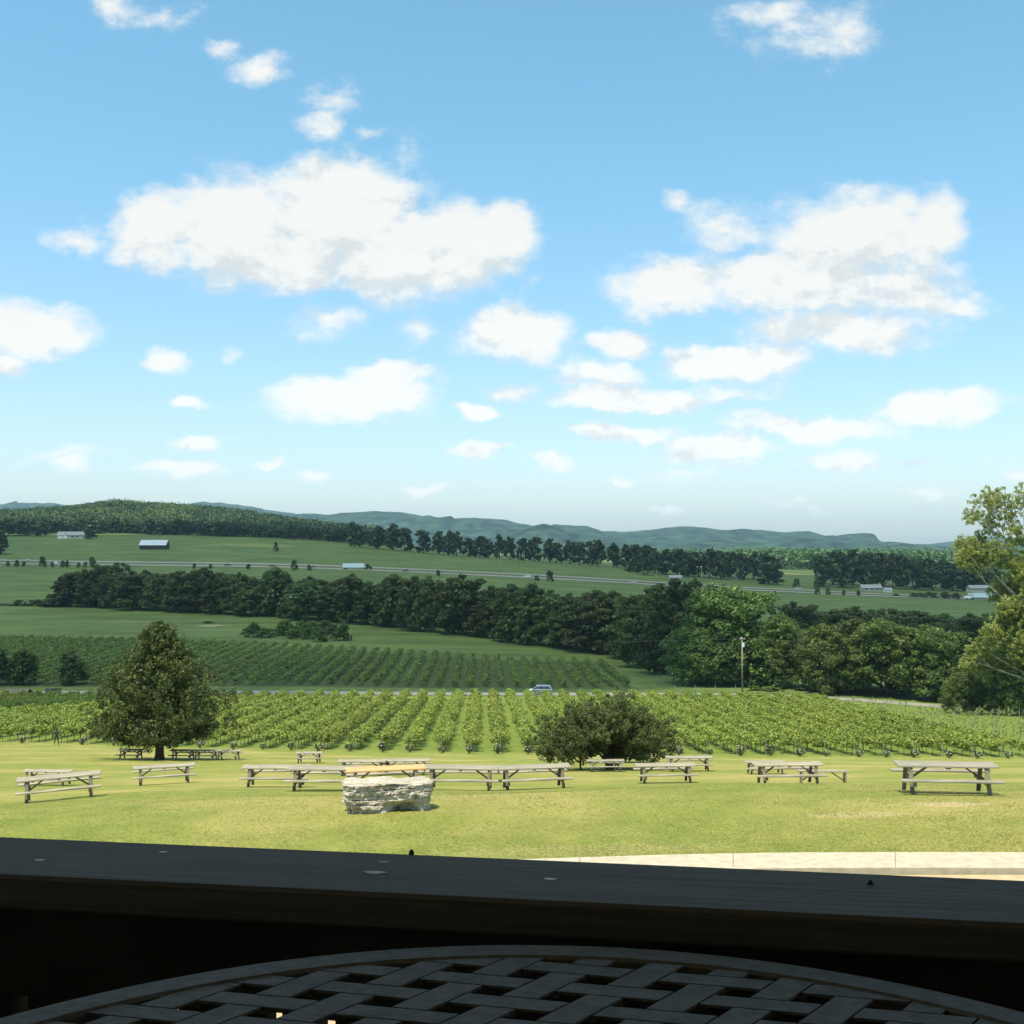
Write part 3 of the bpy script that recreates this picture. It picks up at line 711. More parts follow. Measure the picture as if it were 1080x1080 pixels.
# ------------------------------------------------------------------ vineyards
DX = -.0256
vp = MB(); vp.tube([(0, 0, -.3), (0, 0, 1.7)], [.045, .04], 6); post_me = vp.mesh('trellis_post', M['postwood'])
vs_m = MB(); vs_m.tube([(0, 0, -.1), (.05, 0, .5), (0, .05, 1.05)], [.04, .03, .025], 4); stem_me = vs_m.mesh('vine_stem', M['bark'])
def vine_row(x125, Y0, Y1, kind, name, label, group, per_m, ls, wd=.72, posts=True, seed=0):
    rs = np.random.RandomState(seed); xf = lambda y: x125 + DX * (y - 125)
    z0 = hz(xf(Y0), Y0); root = empty(name, (xf(Y0), Y0, z0), 0, label, 'vine row', group) if posts else None
    ox, oy, oz = (xf(Y0), Y0, z0)
    L_ = Y1 - Y0; nc = int(L_ * per_m[0]); yc = Y0 + .4 + rs.rand(nc) * (L_ - .6)
    und = np.array([mnoise.noise(Vector((seed * 3.1, y * .35, 0))) for y in yc]); u2 = np.array([mnoise.noise(Vector((seed * 3.1, y * 1.1, 7.))) for y in yc])
    hgt = 1.5 + .25 * und + .2 * u2 + rs.uniform(-.34, .24, nc); off = rs.normal(size=nc) * wd * .42 * (1 + .5 * und)
    xc = xf(yc) + off; zc = H(xc, yc) + hgt - .35 * np.abs(off)
    cc = np.stack([xc - ox, yc - oy, zc - oz], 1); keep = u2 > (-.62 if posts else -.8); cc = cc[keep]
    if kind == 'young': cc[:, 2] -= .35
    if kind == 'far': cc[:, 2] -= .2
    V = clump_leaves(cc, rs.uniform(.22, .42, len(cc)) * (wd / .72) ** .5, per_m[1], ls, rs, .9, .5, .7)
    fm = quads_mesh('foliage', V, M[{'near': 'leaf_vine', 'far': 'leaf_vine2', 'young': 'leaf_young'}[kind]])
    if not posts:
        o = add(name, fm, None, (ox, oy, oz)); return tag(o, label, 'vine row', group)
    add('foliage', fm, root)
    y = Y0 + .8
    while y < min(Y1, 158):
        x = xf(y) + rs.uniform(-.05, .05); add('vine_stem', stem_me, root, (x - ox, y - oy, hz(x, y) - oz)); y += 2.0
    wr = MB(); ysw = np.linspace(Y0, Y1, 12)
    wr.tube([(xf(a) - ox, a - oy, hz(xf(a), a) - oz + .95) for a in ysw], [.008] * 12, 3); wr.build('wire', M['dark'], root)
    step = 7.0; y = Y0
    while y < Y1:
        x = xf(y); add('trellis_post', post_me, root, (x - ox, y - oy, hz(x, y) - oz)); y += step

# near vineyard
fl = MB()
rose_rs = np.random.RandomState(3)
cc = []
for k in range(26):
    d = rose_rs.normal(size=3); d /= np.linalg.norm(d); cc.append((d[0] * .38, d[1] * .38, .55 + d[2] * .36))
rose_f = quads_mesh('foliage', clump_leaves(np.array(cc), np.full(26, .17), 30, .055, rose_rs, .9, .2, .9), M['leaf_rose'])
N_ = 26; d = rose_rs.normal(size=(N_, 3)); d[:, 2] = np.abs(d[:, 2]) * .8 - .1; d /= np.linalg.norm(d, axis=1, keepdims=True)
rose_b = quads_mesh('blossoms', leaf_quads(d * np.array([.52, .52, .5]) + np.array([0, 0, .58]), d, rose_rs.uniform(.035, .06, N_), rose_rs, .9), M['petals'])
sm = MB()
for k in range(5):
    a = k * 1.26; sm.tube([(0, 0, -.1), (.1 * math.cos(a), .1 * math.sin(a), .2), (.28 * math.cos(a), .28 * math.sin(a), .6)], [.02, .018, .01], 4)
rose_s = sm.mesh('stems', M['bark'])

X0 = -4.43; n = 0
for k in range(-32, 34):
    x125 = X0 + 3.2 * k
    xfar = x125 + DX * 88
    if abs(xfar) > 102: continue
    y0 = 125.5
    young = x125 > 57
    # rows wholly outside the frame at their near end start where they come into view
    if abs(x125) > 58: y0 = max(y0, abs(x125) / .465)
    y1 = 213 if x125 < 20 else (213 - (x125 - 20) * .12)
    if x125 > 70: y1 = 196
    if y1 - y0 < 12: continue
    if k == 0: lb = 'grapevine row running straight away above the right end of the rock slab'
    elif young: lb = 'sparse young vine row with pale stakes, %s from the left of its block' % ordn(int((x125 - 57) // 3.2) + 1)
    else: lb = 'leafy near grapevine row, %s to the %s of the straight one' % (ordn(abs(k)), 'left' if k < 0 else 'right')
    vine_row(x125, y0, y1, 'young' if young else 'near', 'vine_row', lb, 'young vine rows' if young else 'grapevine rows of the near vineyard',
             (1.6, 7) if young else (9, 30), .13 if young else .135, .5 if young else .92, True, k + 100)
    if y0 < 126 and not young and abs(k) != 99:
        if k < 0 and k in (-14, -17): continue
        xb = x125 + rnd.uniform(-.3, .2); yb = 124.2 + rnd.uniform(-.4, .3); s = rnd.uniform(.75, 1.15)
        g = hz(xb, yb)
        b = empty('rose_bush', (xb, yb, g), rnd.uniform(0, 6), 'rose bush at the lawn end of %s' % ('the straight vine row' if k == 0 else 'the %s vine row %s of the straight one' % (ordn(abs(k)), 'left' if k < 0 else 'right')), 'rose bush', 'rose bushes at the ends of the vine rows')
        b.scale = (s, s, s * rnd.uniform(.8, 1.1))
        add('foliage', rose_f, b); add('blossoms', rose_b, b); add('stems', rose_s, b)
# far vineyard
n = 0
for k in range(-46, 9):
    x = 3.2 * k - 2.2   # at Y=235
    x125 = x - DX * 110
    xr = x
    ytop = float(np.interp(x, [-150, -100, -60, 0, 24], [345, 335, 318, 295, 291]))
    y0 = 234
    if x < -100: y0 = max(y0, -x / .47)
    if ytop - y0 < 5: continue
    n += 1
    vine_row(x125, y0, ytop, 'far', 'vine_row', 'dark green grapevine row beyond the road, %s from the left' % ordn(n), 'grapevine rows beyond the road', (5.2, 17), .18, .80, False, k + 300)

# ------------------------------------------------------------------ picnic tables
def table_proto(top_mat, L_=2.44, wood='weathered', frame='weathered_side'):
    W = .72; root = empty('picnic_table')
    m = MB()
    for i in range(5):
        y = -W / 2 + (i + .5) * W / 5; jx = rnd.uniform(-.012, .012)
        m.box(-L_/2 + jx, L_/2 + jx, y - W/10 + .005, y + W/10 - .005, .715, .755)
    m.build('tabletop', M[top_mat], root, bevel=.004)
    for s in (-1, 1):
        b = MB()
        for i in (0, 1):
            y = s * (.62 + i * .14); b.box(-L_/2, L_/2, y - .065, y + .065, .43, .468)
        b.build('bench', M[wood], root, bevel=.004)
    for sx_ in (-1, 1):
        x = sx_ * (L_ / 2 - .30)
        for s in (-1, 1):
            l = MB(); l.bar((x, s * .29, .715), (x, s * .58, -.03), .045, .10, up=(1, 0, 0)); l.v = [v for v in l.v]
            l.build('leg', M[frame], root)
        c = MB(); c.box(x - .022 - sx_ * .045, x + .022 - sx_ * .045, -.74, .72, .30, .43); c.build('seat_support', M[frame], root)
        c = MB(); c.box(x - .02 + sx_ * .045, x + .02 + sx_ * .045, -.36, .36, .62, .715); c.build('top_cleat', M[frame], root)
        c = MB(); c.bar((x - sx_ * .05, 0, .38), (x - sx_ * .50, 0, .70), .08, .04, up=(0, 0, 1)); c.build('brace', M[frame], root)
    c = MB(); c.box(-.05, .05, -.34, .34, .675, .715); c.build('middle_cleat', M[frame], root)
    return root
protoA = table_proto('weathered'); protoF = table_proto('newwood', frame='weathered_side'); protoS = table_proto('weathered', 1.95)
G = 'weathered picnic tables scattered over the lawn'
used = set()
def put_table(proto, px, Y, phi, label, dz=0, group=G, s=1, pose=None):
    t_ = proto if proto.name not in used else copy_tree(proto)
    used.add(proto.name)
    g = gp(px, Y)
    if abs(phi) < 80:
        dx, dy = math.cos(R(phi)), math.sin(R(phi))
        za, zb = hz(g.x - dx, g.y - dy), hz(g.x + dx, g.y + dy); tilt = -math.atan((zb - za) / 2)
    else: tilt = 0
    t_.location = (g.x, g.y, g.z + dz); t_.rotation_euler = (0, tilt, R(phi)); t_.scale = (s, s, s)
    tag(t_, label, 'picnic table', group); return t_
put_table(protoA, 998, 29.3, -8, 'weathered picnic table alone at the far right of the lawn')
put_table(protoA, 63, 36, 20, 'tilted weathered picnic table, nearest of those at the left picture edge')
put_table(protoA, 50, 47, 3, 'small looking picnic table half hidden behind the nearest left edge table', s=.8)
put_table(protoA, 173, 47.5, 19, 'lone sloping picnic table on the lawn in front of the big cedar')
put_table(protoA, 291, 42.5, 4, 'picnic table at the left end of the joined middle row')
put_table(protoA, 343, 37.8, 0, 'picnic table between the row end and the one with the orange top')
put_table(protoF, 407, 35.8, 8, 'picnic table with a new orange wood top behind the rock slab')
put_table(protoA, 486, 37.2, -1, 'picnic table directly right of the orange topped one', s=1)
put_table(protoA, 563, 38.2, 6, 'picnic table at the right end of the joined middle row')
put_table(protoA, 382, 58, 0, 'farther picnic table seen above the orange topped one, left of its pair')
put_table(protoA, 428, 58.6, 0, 'farther picnic table seen above the orange topped one, right of its pair')
put_table(protoS, 326, 82, 0, 'small distant picnic table between the cedar and the vine rows')
for px, lb in ((138, 'picnic table in the shade left of the cedar trunk'), (193, 'shaded picnic table right of the cedar trunk, closest to it'), (217, 'shaded picnic table in the middle of the three right of the cedar trunk'), (241, 'shaded picnic table farthest right of the cedar trunk')):
    put_table(protoS, px, 89.5, 0, lb, group='picnic tables under the cedar')
put_table(protoA, 639, 60.8, -4, 'picnic table under the left branches of the low spreading tree', s=.8)
put_table(protoA, 667, 67, 2, 'dark shaded picnic table against the trunk of the low spreading tree')
put_table(protoA, 702, 47, 1, 'picnic table in front of the low spreading tree, on open grass')
put_table(protoA, 727, 60.5, -3, 'picnic table partly hidden behind the one in front of the spreading tree')
put_table(protoA, 831, 41.2, 0, 'picnic table at the right centre with a loose bench at its right')
put_table(protoA, 807, 56, 0, 'picnic table mostly hidden behind the left half of the right centre table', s=.8)

def bench():
    g = gp(868, 43); r = empty('wooden_bench', g, R(-3), 'long low wooden bench standing right of the right centre picnic table', 'bench')
    m = MB(); m.box(-.95, .95, -.15, -.01, .42, .46); m.box(-.95, .95, .01, .15, .42, .46); m.build('seat', M['weathered'], r)
    for s in (-1, 1):
        c = MB(); c.box(s*.8-.03, s*.8+.03, -.14, .14, -.03, .42); c.build('leg', M['weathered_side'], r)
        c = MB(); c.bar((s*.76, 0, .1), (s*.3, 0, .40), .06, .04); c.build('brace', M['weathered_side'], r)
bench()

# ------------------------------------------------------------------ rock slab
def rock():
    Y = 27.4; g = gp(408, Y); Wd, Dp, Ht = 2.04, .85, .69
    nx, nz_, ny = 90, 36, 34
    import bmesh
    bm = bmesh.new(); bmesh.ops.create_cube(bm, size=1)
    bmesh.ops.subdivide_edges(bm, edges=list(bm.edges), cuts=63, use_grid_fill=True)
    for v in bm.verts:
        x, y, z = v.co.x * 2, v.co.y * 2, v.co.z + .5   # x,y in -1..1, z in 0..1
        # round the box in plan
        k = max(0, (abs(x) - .86)) / .14; y *= 1 - .28 * k * k; x *= 1 - .05 * abs(y) ** 3
        px_, py_, pz_ = x * Wd / 2, y * Dp / 2, z * Ht
        n = Vector((x * (abs(x) > .9), y * (abs(y) > .9), (z - .5) * 2 * (z > .97)))
        n = n.normalized() if n.length > 0 else Vector((0, 0, 1))
        q = Vector((px_, py_, pz_))
        ph = z * 6.2 + .7 * mnoise.noise(q * .9 + Vector((3, 1, 5))); st = ph - math.floor(ph)
        lay = mnoise.noise(Vector((math.floor(ph) * 3.7, px_ * .8, py_ * .8)))
        led = .07 * lay - (.05 if st < .16 and mnoise.noise(q * 2.2) > -.1 else 0)
        f = mnoise.fractal(q * 3.2, .7, 2.1, 6) * .085 + mnoise.noise(q * 1.6) * .07 + mnoise.fractal(q * 11, .8, 2.1, 4) * .016
        vor = mnoise.voronoi(q * 2.6)[0][0]; pit = -.17 * max(0, .30 - vor) / .30
        side = 0 if z > .97 else 1
        amp = (led + pit) * side + f * (1 if side else .45)
        if y < -.3 and z < .42: # undercut hollows along the lower right front
            amp -= .40 * max(0, math.sin((x + .05) * 3.6)) * (1 - (z / .42) ** 2) * (x > -.05)
        if x < -.8 and z < .5: amp -= .16 * (1 - z / .5)
        if z < .9 and x < -.7: px_ += .0
        q += n * amp
        q.z -= .03 * (x + 1) * 0
        if z < .03: q.z = -.12
        v.co = q
    me = bpy.data.meshes.new('rock_slab'); bm.to_mesh(me); bm.free()
    me.polygons.foreach_set('use_smooth', [False] * len(me.polygons))
    m, t = newmat('limestone'); tc = t.node('ShaderNodeTexCoord').outputs['Object']
    n1 = t.noise(tc, 2.5, 6, .65); n2 = t.noise(t.mapping(tc, sc=(1, 1, 5)), 3, 6, .7); n3 = t.noise(tc, 22, 6, .7)
    col = t.mix(t.ss(n1.outputs[0], .35, .65), (.34, .30, .23), (.50, .45, .36))
    col = t.mix(t.math('MULTIPLY', t.ss(n2.outputs[0], .55, .7), .6), col, (.24, .19, .13))
    col = t.mix(t.math('MULTIPLY', t.ss(n3.outputs[0], .55, .72), .5), col, (.30, .26, .20))
    t.l.new(col, t.bsdf.inputs['Base Color']); t.bsdf.inputs['Roughness'].default_value = .95
    b = t.node('ShaderNodeBump'); b.inputs['Strength'].default_value = .8; b.inputs['Distance'].default_value = .03
    t.l.new(n3.outputs[0], b.inputs['Height']); t.l.new(b.outputs[0], t.bsdf.inputs['Normal'])
    me.materials.append(m)
    o = add('rock_slab', me, None, (g.x, g.y, g.z)); o.rotation_euler = (0, 0, R(3))
    tag(o, 'big pale layered limestone slab lying on the lawn before the picnic tables', 'rock')
rock()

# ------------------------------------------------------------------ vehicles
def wheel_mesh(r, w, mat='rubber'):
    m = MB(); m.tube([(0, -w/2, 0), (0, w/2, 0)], [r, r], 18); return m.mesh('wheel', M[mat], smooth=False)
def rim_mesh(r, w):
    m = MB(); m.tube([(0, -w/2 - .01, 0), (0, w/2 + .01, 0)], [r, r], 12); return m.mesh('rim', M['trailer'])
def car(px, Y, phi, label, paint, L_=4.6, van=False, z=None, detail=False, dz=.3, name='car'):
    g = gp(px, Y); r = empty(name, (g.x, g.y, g.z + dz), R(phi), label, 'van' if van else 'car')
    h = 1.75 if van else 1.42; w = 1.9 if van else 1.75; k = L_ / 4.6
    if van: body = [(-2.3, .35), (-2.32, .75), (-2.2, .9), (-1.35, 1.08), (2.2, 1.08), (2.32, .9), (2.34, .4), (2.2, .28), (-2.2, .28)]
    else: body = [(-2.28, .35), (-2.3, .68), (-2.1, .8), (-1.1, .92), (2.1, .95), (2.3, .8), (2.3, .4), (2.2, .28), (-2.2, .28)]
    m = MB(); m.prism([(x * k, z_) for x, z_ in body], -w/2, w/2); m.build('body', paint, r, bevel=.05 if detail else 0)
    if van: cab = [(-1.42, 1.08), (-.55, 1.66), (-.2, 1.74), (1.6, 1.72), (2.0, 1.62), (2.25, 1.08)]
    else: cab = [(-1.1, .92), (-.35, 1.36), (.0, 1.42), (.9, 1.41), (1.7, .95)]
    c = MB(); n = len(cab)
    vs = [(x * k, -w/2 + .04 + (z_ - cab[0][1]) * .25, z_) for x, z_ in cab] + [(x * k, w/2 - .04 - (z_ - cab[0][1]) * .25, z_) for x, z_ in cab]
    c.addm(vs, [tuple(range(n)), tuple(range(2*n-1, n-1, -1))] + [(i, i+n, (i+1) % n + n, (i+1) % n) for i in range(n)]); c.build('cabin', paint, r, bevel=.03 if detail else 0)
    wins = [[(-1.2, 1.12), (-.5, 1.58), (-.3, 1.62), (-.3, 1.12)], [(-.22, 1.12), (-.22, 1.63), (.75, 1.63), (.75, 1.12)], [(.83, 1.12), (.83, 1.62), (1.65, 1.60), (2.0, 1.12)]] if van else [[(-.9, .95), (-.3, 1.32), (.2, 1.34), (.2, .95)], [(.27, .95), (.27, 1.34), (.85, 1.33), (1.45, .96)]]
    for wn in wins:
        for s in (-1, 1):
            q = MB(); base = cab[0][1]
            pts = [(x * k, s * (w/2 - .04 - (z_ - base) * .25 + .012), z_) for x, z_ in wn]; pin = [(x, y - s * .03, z_) for x, y, z_ in pts]
            nn = len(pts); f = [tuple(range(nn)), tuple(range(2*nn-1, nn-1, -1))] + [(i, (i+1) % nn, (i+1) % nn + nn, i + nn) for i in range(nn)]
            q.addm(pts + pin, f); q.build('window', M['glass'], r)
    q = MB(); a, b = cab[0], cab[1]
    dx_, dz_ = b[0] - a[0], b[1] - a[1]; ln = math.hypot(dx_, dz_); nx_, nz2 = -dz_ / ln * .015, dx_ / ln * .015
    p0 = ((a[0] + dx_ * .1) * k + nx_, a[1] + dz_ * .1 + nz2); p1 = ((a[0] + dx_ * .92) * k + nx_, a[1] + dz_ * .92 + nz2); hw0 = w/2 - .14; hw1 = w/2 - .28
    q.addm([(p0[0], -hw0, p0[1]), (p0[0], hw0, p0[1]), (p1[0], hw1, p1[1]), (p1[0], -hw1, p1[1])], [(0, 1, 2, 3)]); q.build('windscreen', M['glass'], r)
    wm = wheel_mesh(.33, .22); rm = rim_mesh(.19, .22)
    for x in (-1.45, 1.42):
        for s in (-1, 1):
            wo = add('wheel', wm, r, (x * k, s * (w/2 - .09), .33)); add('rim', rm, wo)
    if detail:
        for s in (-1, 1):
            q = MB(); q.box(-2.34, -2.2, s*.7-.16, s*.7+.16, .66, .80); q.build('headlight', M['white'], r)
            q = MB(); q.box(2.28, 2.36, s*.78-.1, s*.78+.1, .75, 1.05); q.build('tail_light', simple('tail_red', (.4, .02, .02), .4), r)
            q = MB(); q.box(-1.15, -1.0, s*1.0-.1, s*1.0+.1, 1.05, 1.2); q.build('mirror', paint, r)
    return r
car(569, 221, 0, 'silver blue minivan driving left along the country road', M['vanpaint'], 4.9, True, detail=True, dz=.07, name='minivan')
dk = simple('dark_car_paint', (.03, .035, .04), .4, bump=0); sv = simple('silver_paint', (.42, .46, .46), .4, bump=0)
ghw = 'cars on the far highway'
def hwy(px): return float(np.interp(px, [a[0] for a in hw], [a[2] for a in hw]))
for px, lane, pnt, lb in ((27, 12, sv, 'faint silver car farthest left on the highway'), (57, -12, M['white'], 'bright white car on the highway below the farmhouse'), (84, -12, sv, 'silver car on the highway, just right of the bright white one'),
                       (240, -12, dk, 'dark car on the highway right of the barn'), (287, -12, dk, 'dark car on the highway, between the barn and the left truck'), (329, -12, dk, 'dark car on the highway just left of the left truck'),
                       (428, -12, dk, 'dark car on the highway just right of the left truck'), (556, -12, M['white'], 'white car on the middle of the highway'), (668, -12, sv, 'silver car on the highway left of the middle right grove'), (842, 18, sv, 'pale car beside the lone field tree near the highway')):
    car(px, hwy(px) + lane, 0, lb, pnt, 5.0, dz=.32)['group'] = ghw

def semi(px, Y, label, face=1, dz=.32):
    g = gp(px, Y); r = empty('semi_truck', (g.x, g.y, g.z + dz), 0, label, 'truck'); r.scale = (face, 1, 1)
    m = MB(); m.box(-9.5, 5.6, -1.3, 1.3, 1.25, 4.1); m.build('trailer', M['trailer'], r)
    q = MB(); q.box(-9.0, 5.2, -1.1, 1.1, 1.0, 1.245); q.build('undercarriage', M['dark'], r)
    c = MB(); c.prism([(6.6, .7), (6.6, 3.3), (7.0, 3.8), (8.3, 3.6), (8.9, 2.3), (10.6, 2.0), (10.8, .7)], -1.2, 1.2); c.build('cab', M['white'] if face < 0 else M['dark'], r)
    wn = MB(); wn.addm([(8.42, -1.0, 3.45), (8.42, 1.0, 3.45), (8.93, 1.05, 2.38), (8.93, -1.05, 2.38)], [(0, 1, 2, 3)]); wn.build('windscreen', M['glass'], r)
    wn = MB(); wn.prism([(7.3, 2.4), (7.3, 3.2), (8.2, 3.2), (8.5, 2.4)], -1.215, 1.215); wn.build('window', M['glass'], r)
    wm = wheel_mesh(.52, .5)
    for x in (-8.3, -7.1, 5.9, 7.0, 9.8):
        for s in (-1, 1): add('wheel', wm, r, (x, s * 1.0, .52))
    return r
semi(376, hwy(376) - 12, 'white trailer truck with a dark cab on the left part of the highway')
semi(1035, hwy(1035) - 12, 'white trailer truck with a white cab at the right end of the highway', -1)

# ------------------------------------------------------------------ buildings
def building(name, label, px, Y, L_, D_, hw_, hr, wall, roof, phi=0, wins=(), doors=(), hip=False, dz=0):
    g = gp(px, Y); r = empty(name, (g.x, g.y, g.z + dz), R(phi), label, 'building')
    m = MB(); m.box(-L_/2, L_/2, -D_/2, D_/2, -1.5, hw_)
    m.addm([(-L_/2, -D_/2, hw_), (-L_/2, D_/2, hw_), (-L_/2, 0, hr - .1)], [(0, 2, 1)]); m.addm([(L_/2, -D_/2, hw_), (L_/2, D_/2, hw_), (L_/2, 0, hr - .1)], [(0, 1, 2)])
    m.build('wall', wall, r)
    o = .5; q = MB()
    for s in (-1, 1):
        q.addm([(-L_/2-o, s*(D_/2+o), hw_-.25), (L_/2+o, s*(D_/2+o), hw_-.25), (L_/2+o, 0, hr), (-L_/2-o, 0, hr), (-L_/2-o, s*(D_/2+o), hw_-.1), (L_/2+o, s*(D_/2+o), hw_-.1), (L_/2+o, 0, hr+.18), (-L_/2-o, 0, hr+.18)],
               [(0,1,2,3),(4,5,6,7),(0,1,5,4),(1,2,6,5),(3,0,4,7)])
    q.build('roof', roof, r)
    for (x, z0, w, h_) in wins:
        a = MB(); a.box(x-w/2, x+w/2, -D_/2-.06, -D_/2+.02, z0, z0+h_); a.build('window', M['glass'], r)
    for (x, w, h_, mt) in doors:
        a = MB(); a.box(x-w/2, x+w/2, -D_/2-.08, -D_/2+.02, 0, h_); a.build('door', M[mt], r)
    return r
tanwall = simple('tan_wall', (.42, .40, .33), .8)
building('barn', 'dark barn with a pale metal roof in the hillside pasture', 163, 945, 21, 13, 3.2, 7.2, M['barnwall'], M['metalroof'], 3, doors=((0, 4, 3, 'dark'),))
building('farmhouse', 'long grey roofed farmhouse with white garage doors below the ridge wood', 76, 1050, 24, 10, 3.0, 6.0, tanwall, M['greyroof'], 4, wins=((2, 1, 2, 1.3), (6, 1, 2, 1.3)), doors=((-9, 3.4, 2.8, 'white'), (-4.6, 3.4, 2.8, 'white')))
building('farmhouse', 'pale low farmhouse in front of the far right wood', 918, 822, 14, 7, 2.2, 4.2, tanwall, M['greyroof'], 0, wins=((-4, 1, 1.5, 1.2), (0, 1, 1.5, 1.2), (4, 1, 1.5, 1.2)))
building('shed', 'small white walled shed right of the far right farmhouse', 936, 812, 5, 5, 1.8, 3.0, M['white'], M['greyroof'], 0)
building('barn', 'low pale roofed barn behind the right truck', 1038, 800, 22, 8, 1.8, 3.4, tanwall, M['greyroof'], 0, dz=4)
building('shed', 'small weathered shed below the dark trees at the left picture edge', 18, 216.5, 3.8, 3.0, .8, 1.4, M['barnwall'], M['darkwood'], 0, doors=((1.5, 1.0, .9, 'white'),))
building('shed', 'dark little shed roof rising above the vines left of the cedar', 56, 216.5, 1.8, 1.8, .6, 1.5, M['barnwall'], M['barnwall'], 20)
building('farmhouse', 'pale building glimpsed between trees left of the middle right grove', 712, 842, 9, 6, 2.2, 3.6, tanwall, M['greyroof'], 0)

# ------------------------------------------------------------------ poles, wires, fence
def utility_pole(px, Y, top, label, r=.16, arm=True):
    g = gp(px, Y); h = zrow(top, Y) - g.z; o = empty('utility_pole', g, 0, label, 'utility pole')
    m = MB(); m.tube([(0, 0, -.5), (0, 0, h)], [r, r * .7], 10); m.build('pole', M['postwood'], o, smooth=True)
    if arm:
        m = MB(); m.box(-.55, .55, -.17, -.27 + .2, h - .45, h - .33); m.build('crossarm', M['postwood'], o)
        m = MB()
        for x in (-.45, 0, .45): m.tube([(x, -.12, h - .33), (x, -.12, h - .12)], [.05, .04], 6)
        m.build('insulators', M['white'], o)
        m = MB(); m.tube([(.28, -.1, h - 1.9), (.28, -.1, h - 1.1)], [.2, .2], 10); m.build('transformer', M['trailer'], o)
    return g, h
g1, h1 = utility_pole(783, 226, 672, 'tall wooden utility pole beside the country road')
for px, Y, tt, lb in ((369, 318, 664, 'short pale pole standing in the meadow above the far vineyard'), (528, 830, 589, 'thin pale pole in the highway verge below the tree row'), (548, 900, 583, 'thin pale pole against the trees of the ridge row'), (740, 805, 598, 'thin pale pole before the middle right grove'), (692, 770, 603, 'thin pale pole at the left of the middle right grove')):
    utility_pole(px, Y, tt, lb, .2 if Y > 500 else .1, False)
def wire(a, b, sag, label):
    a, b = Vector(a), Vector(b); m = MB()
    P = [a.lerp(b, k / 24) - Vector((0, 0, sag * 4 * (k / 24) * (1 - k / 24))) for k in range(25)]
    m.tube(P, [.022] * 25, 4); tag(m.build('power_line', M['dark']), label, 'power line', 'power lines by the country road')
a = Vector((g1.x, g1.y, g1.z + h1 - .3))
wire(a, (-120, 240, -18.5), 1.5, 'thin power line running left from the wooden utility pole')
wire(a, (150, 215, -18.5), 1.2, 'thin power line running right from the wooden utility pole')

def fence(px0, px1, y, label, step=3.4, h=1.15):
    x0, x1 = gx(px0, y), gx(px1, y); r = empty('wire_fence', (x0, y, hz(x0, y)), 0, label, 'fence'); z0 = hz(x0, y)
    n = int((x1 - x0) / step); m = MB(); m.tube([(0, 0, -.2), (0, 0, h)], [.055, .05], 6); me = m.mesh('post', M['postwood'])
    for k in range(n + 1):
        x = x0 + k * step; add('post', me, r, (k * step, 0, hz(x, y) - z0))
    w = MB()
    for q in (.4, .75, 1.08): w.tube([(k * step, 0, hz(x0 + k * step, y) - z0 + q) for k in range(n + 1)], [.01] * (n + 1), 3)
    w.build('wires', M['dark'], r)
fence(280, 700, 217.3, 'wire fence with wooden posts along the near side of the country road', 4.2, 1.3)
fence(690, 790, 227, 'short wire fence with pale posts at the foot of the mown slope', 4.0, 1.3)

# ------------------------------------------------------------------ person by the vines
def person():
    g = gp(59.5, 122.6)
    sk = [(0,0,.92),(0,0,1.12),(0,0,1.36),(0,-.01,1.47),(0,-.02,1.56),(0,-.02,1.66),(.17,0,1.38),(.25,.0,1.12),(.24,-.1,.9),(-.17,0,1.38),(-.25,0,1.12),(-.24,-.1,.9),(.1,0,.88),(.17,0,.48),(.22,0,.07),(.23,-.14,.03),(-.1,0,.88),(-.17,0,.48),(-.22,0,.07),(-.23,-.14,.03),(.24,-.14,.83),(-.24,-.14,.83)]
    rad = [.14,.13,.15,.06,.085,.08,.065,.045,.035,.065,.045,.035,.095,.065,.045,.035,.095,.065,.045,.035,.03,.03]
    ed = [(0,1),(1,2),(2,3),(3,4),(4,5),(2,6),(6,7),(7,8),(8,20),(2,9),(9,10),(10,11),(11,21),(0,12),(12,13),(13,14),(14,15),(0,16),(16,17),(17,18),(18,19)]
    me = bpy.data.meshes.new('person'); me.from_pydata(sk, ed, []); me.update()
    me.materials.append(simple('dark_clothes', (.03, .03, .035), .8))
    o = add('person', me, None, g); md = o.modifiers.new('skin', 'SKIN')
    for i, v in enumerate(me.skin_vertices[0].data): v.radius = (rad[i], rad[i]); v.use_root = (i == 0)
    s = o.modifiers.new('sub', 'SUBSURF'); s.levels = 1; s.render_levels = 2
    tag(o, 'person in dark clothes standing with legs apart before the left vine rows', 'person')
    hp = MB(); hp.tube([(0, -.02, 1.62), (0, -.02, 1.68), (0, -.02, 1.76)], [.10, .105, .06], 10); hp.build('hair', M['bark'], o, smooth=True)
person()

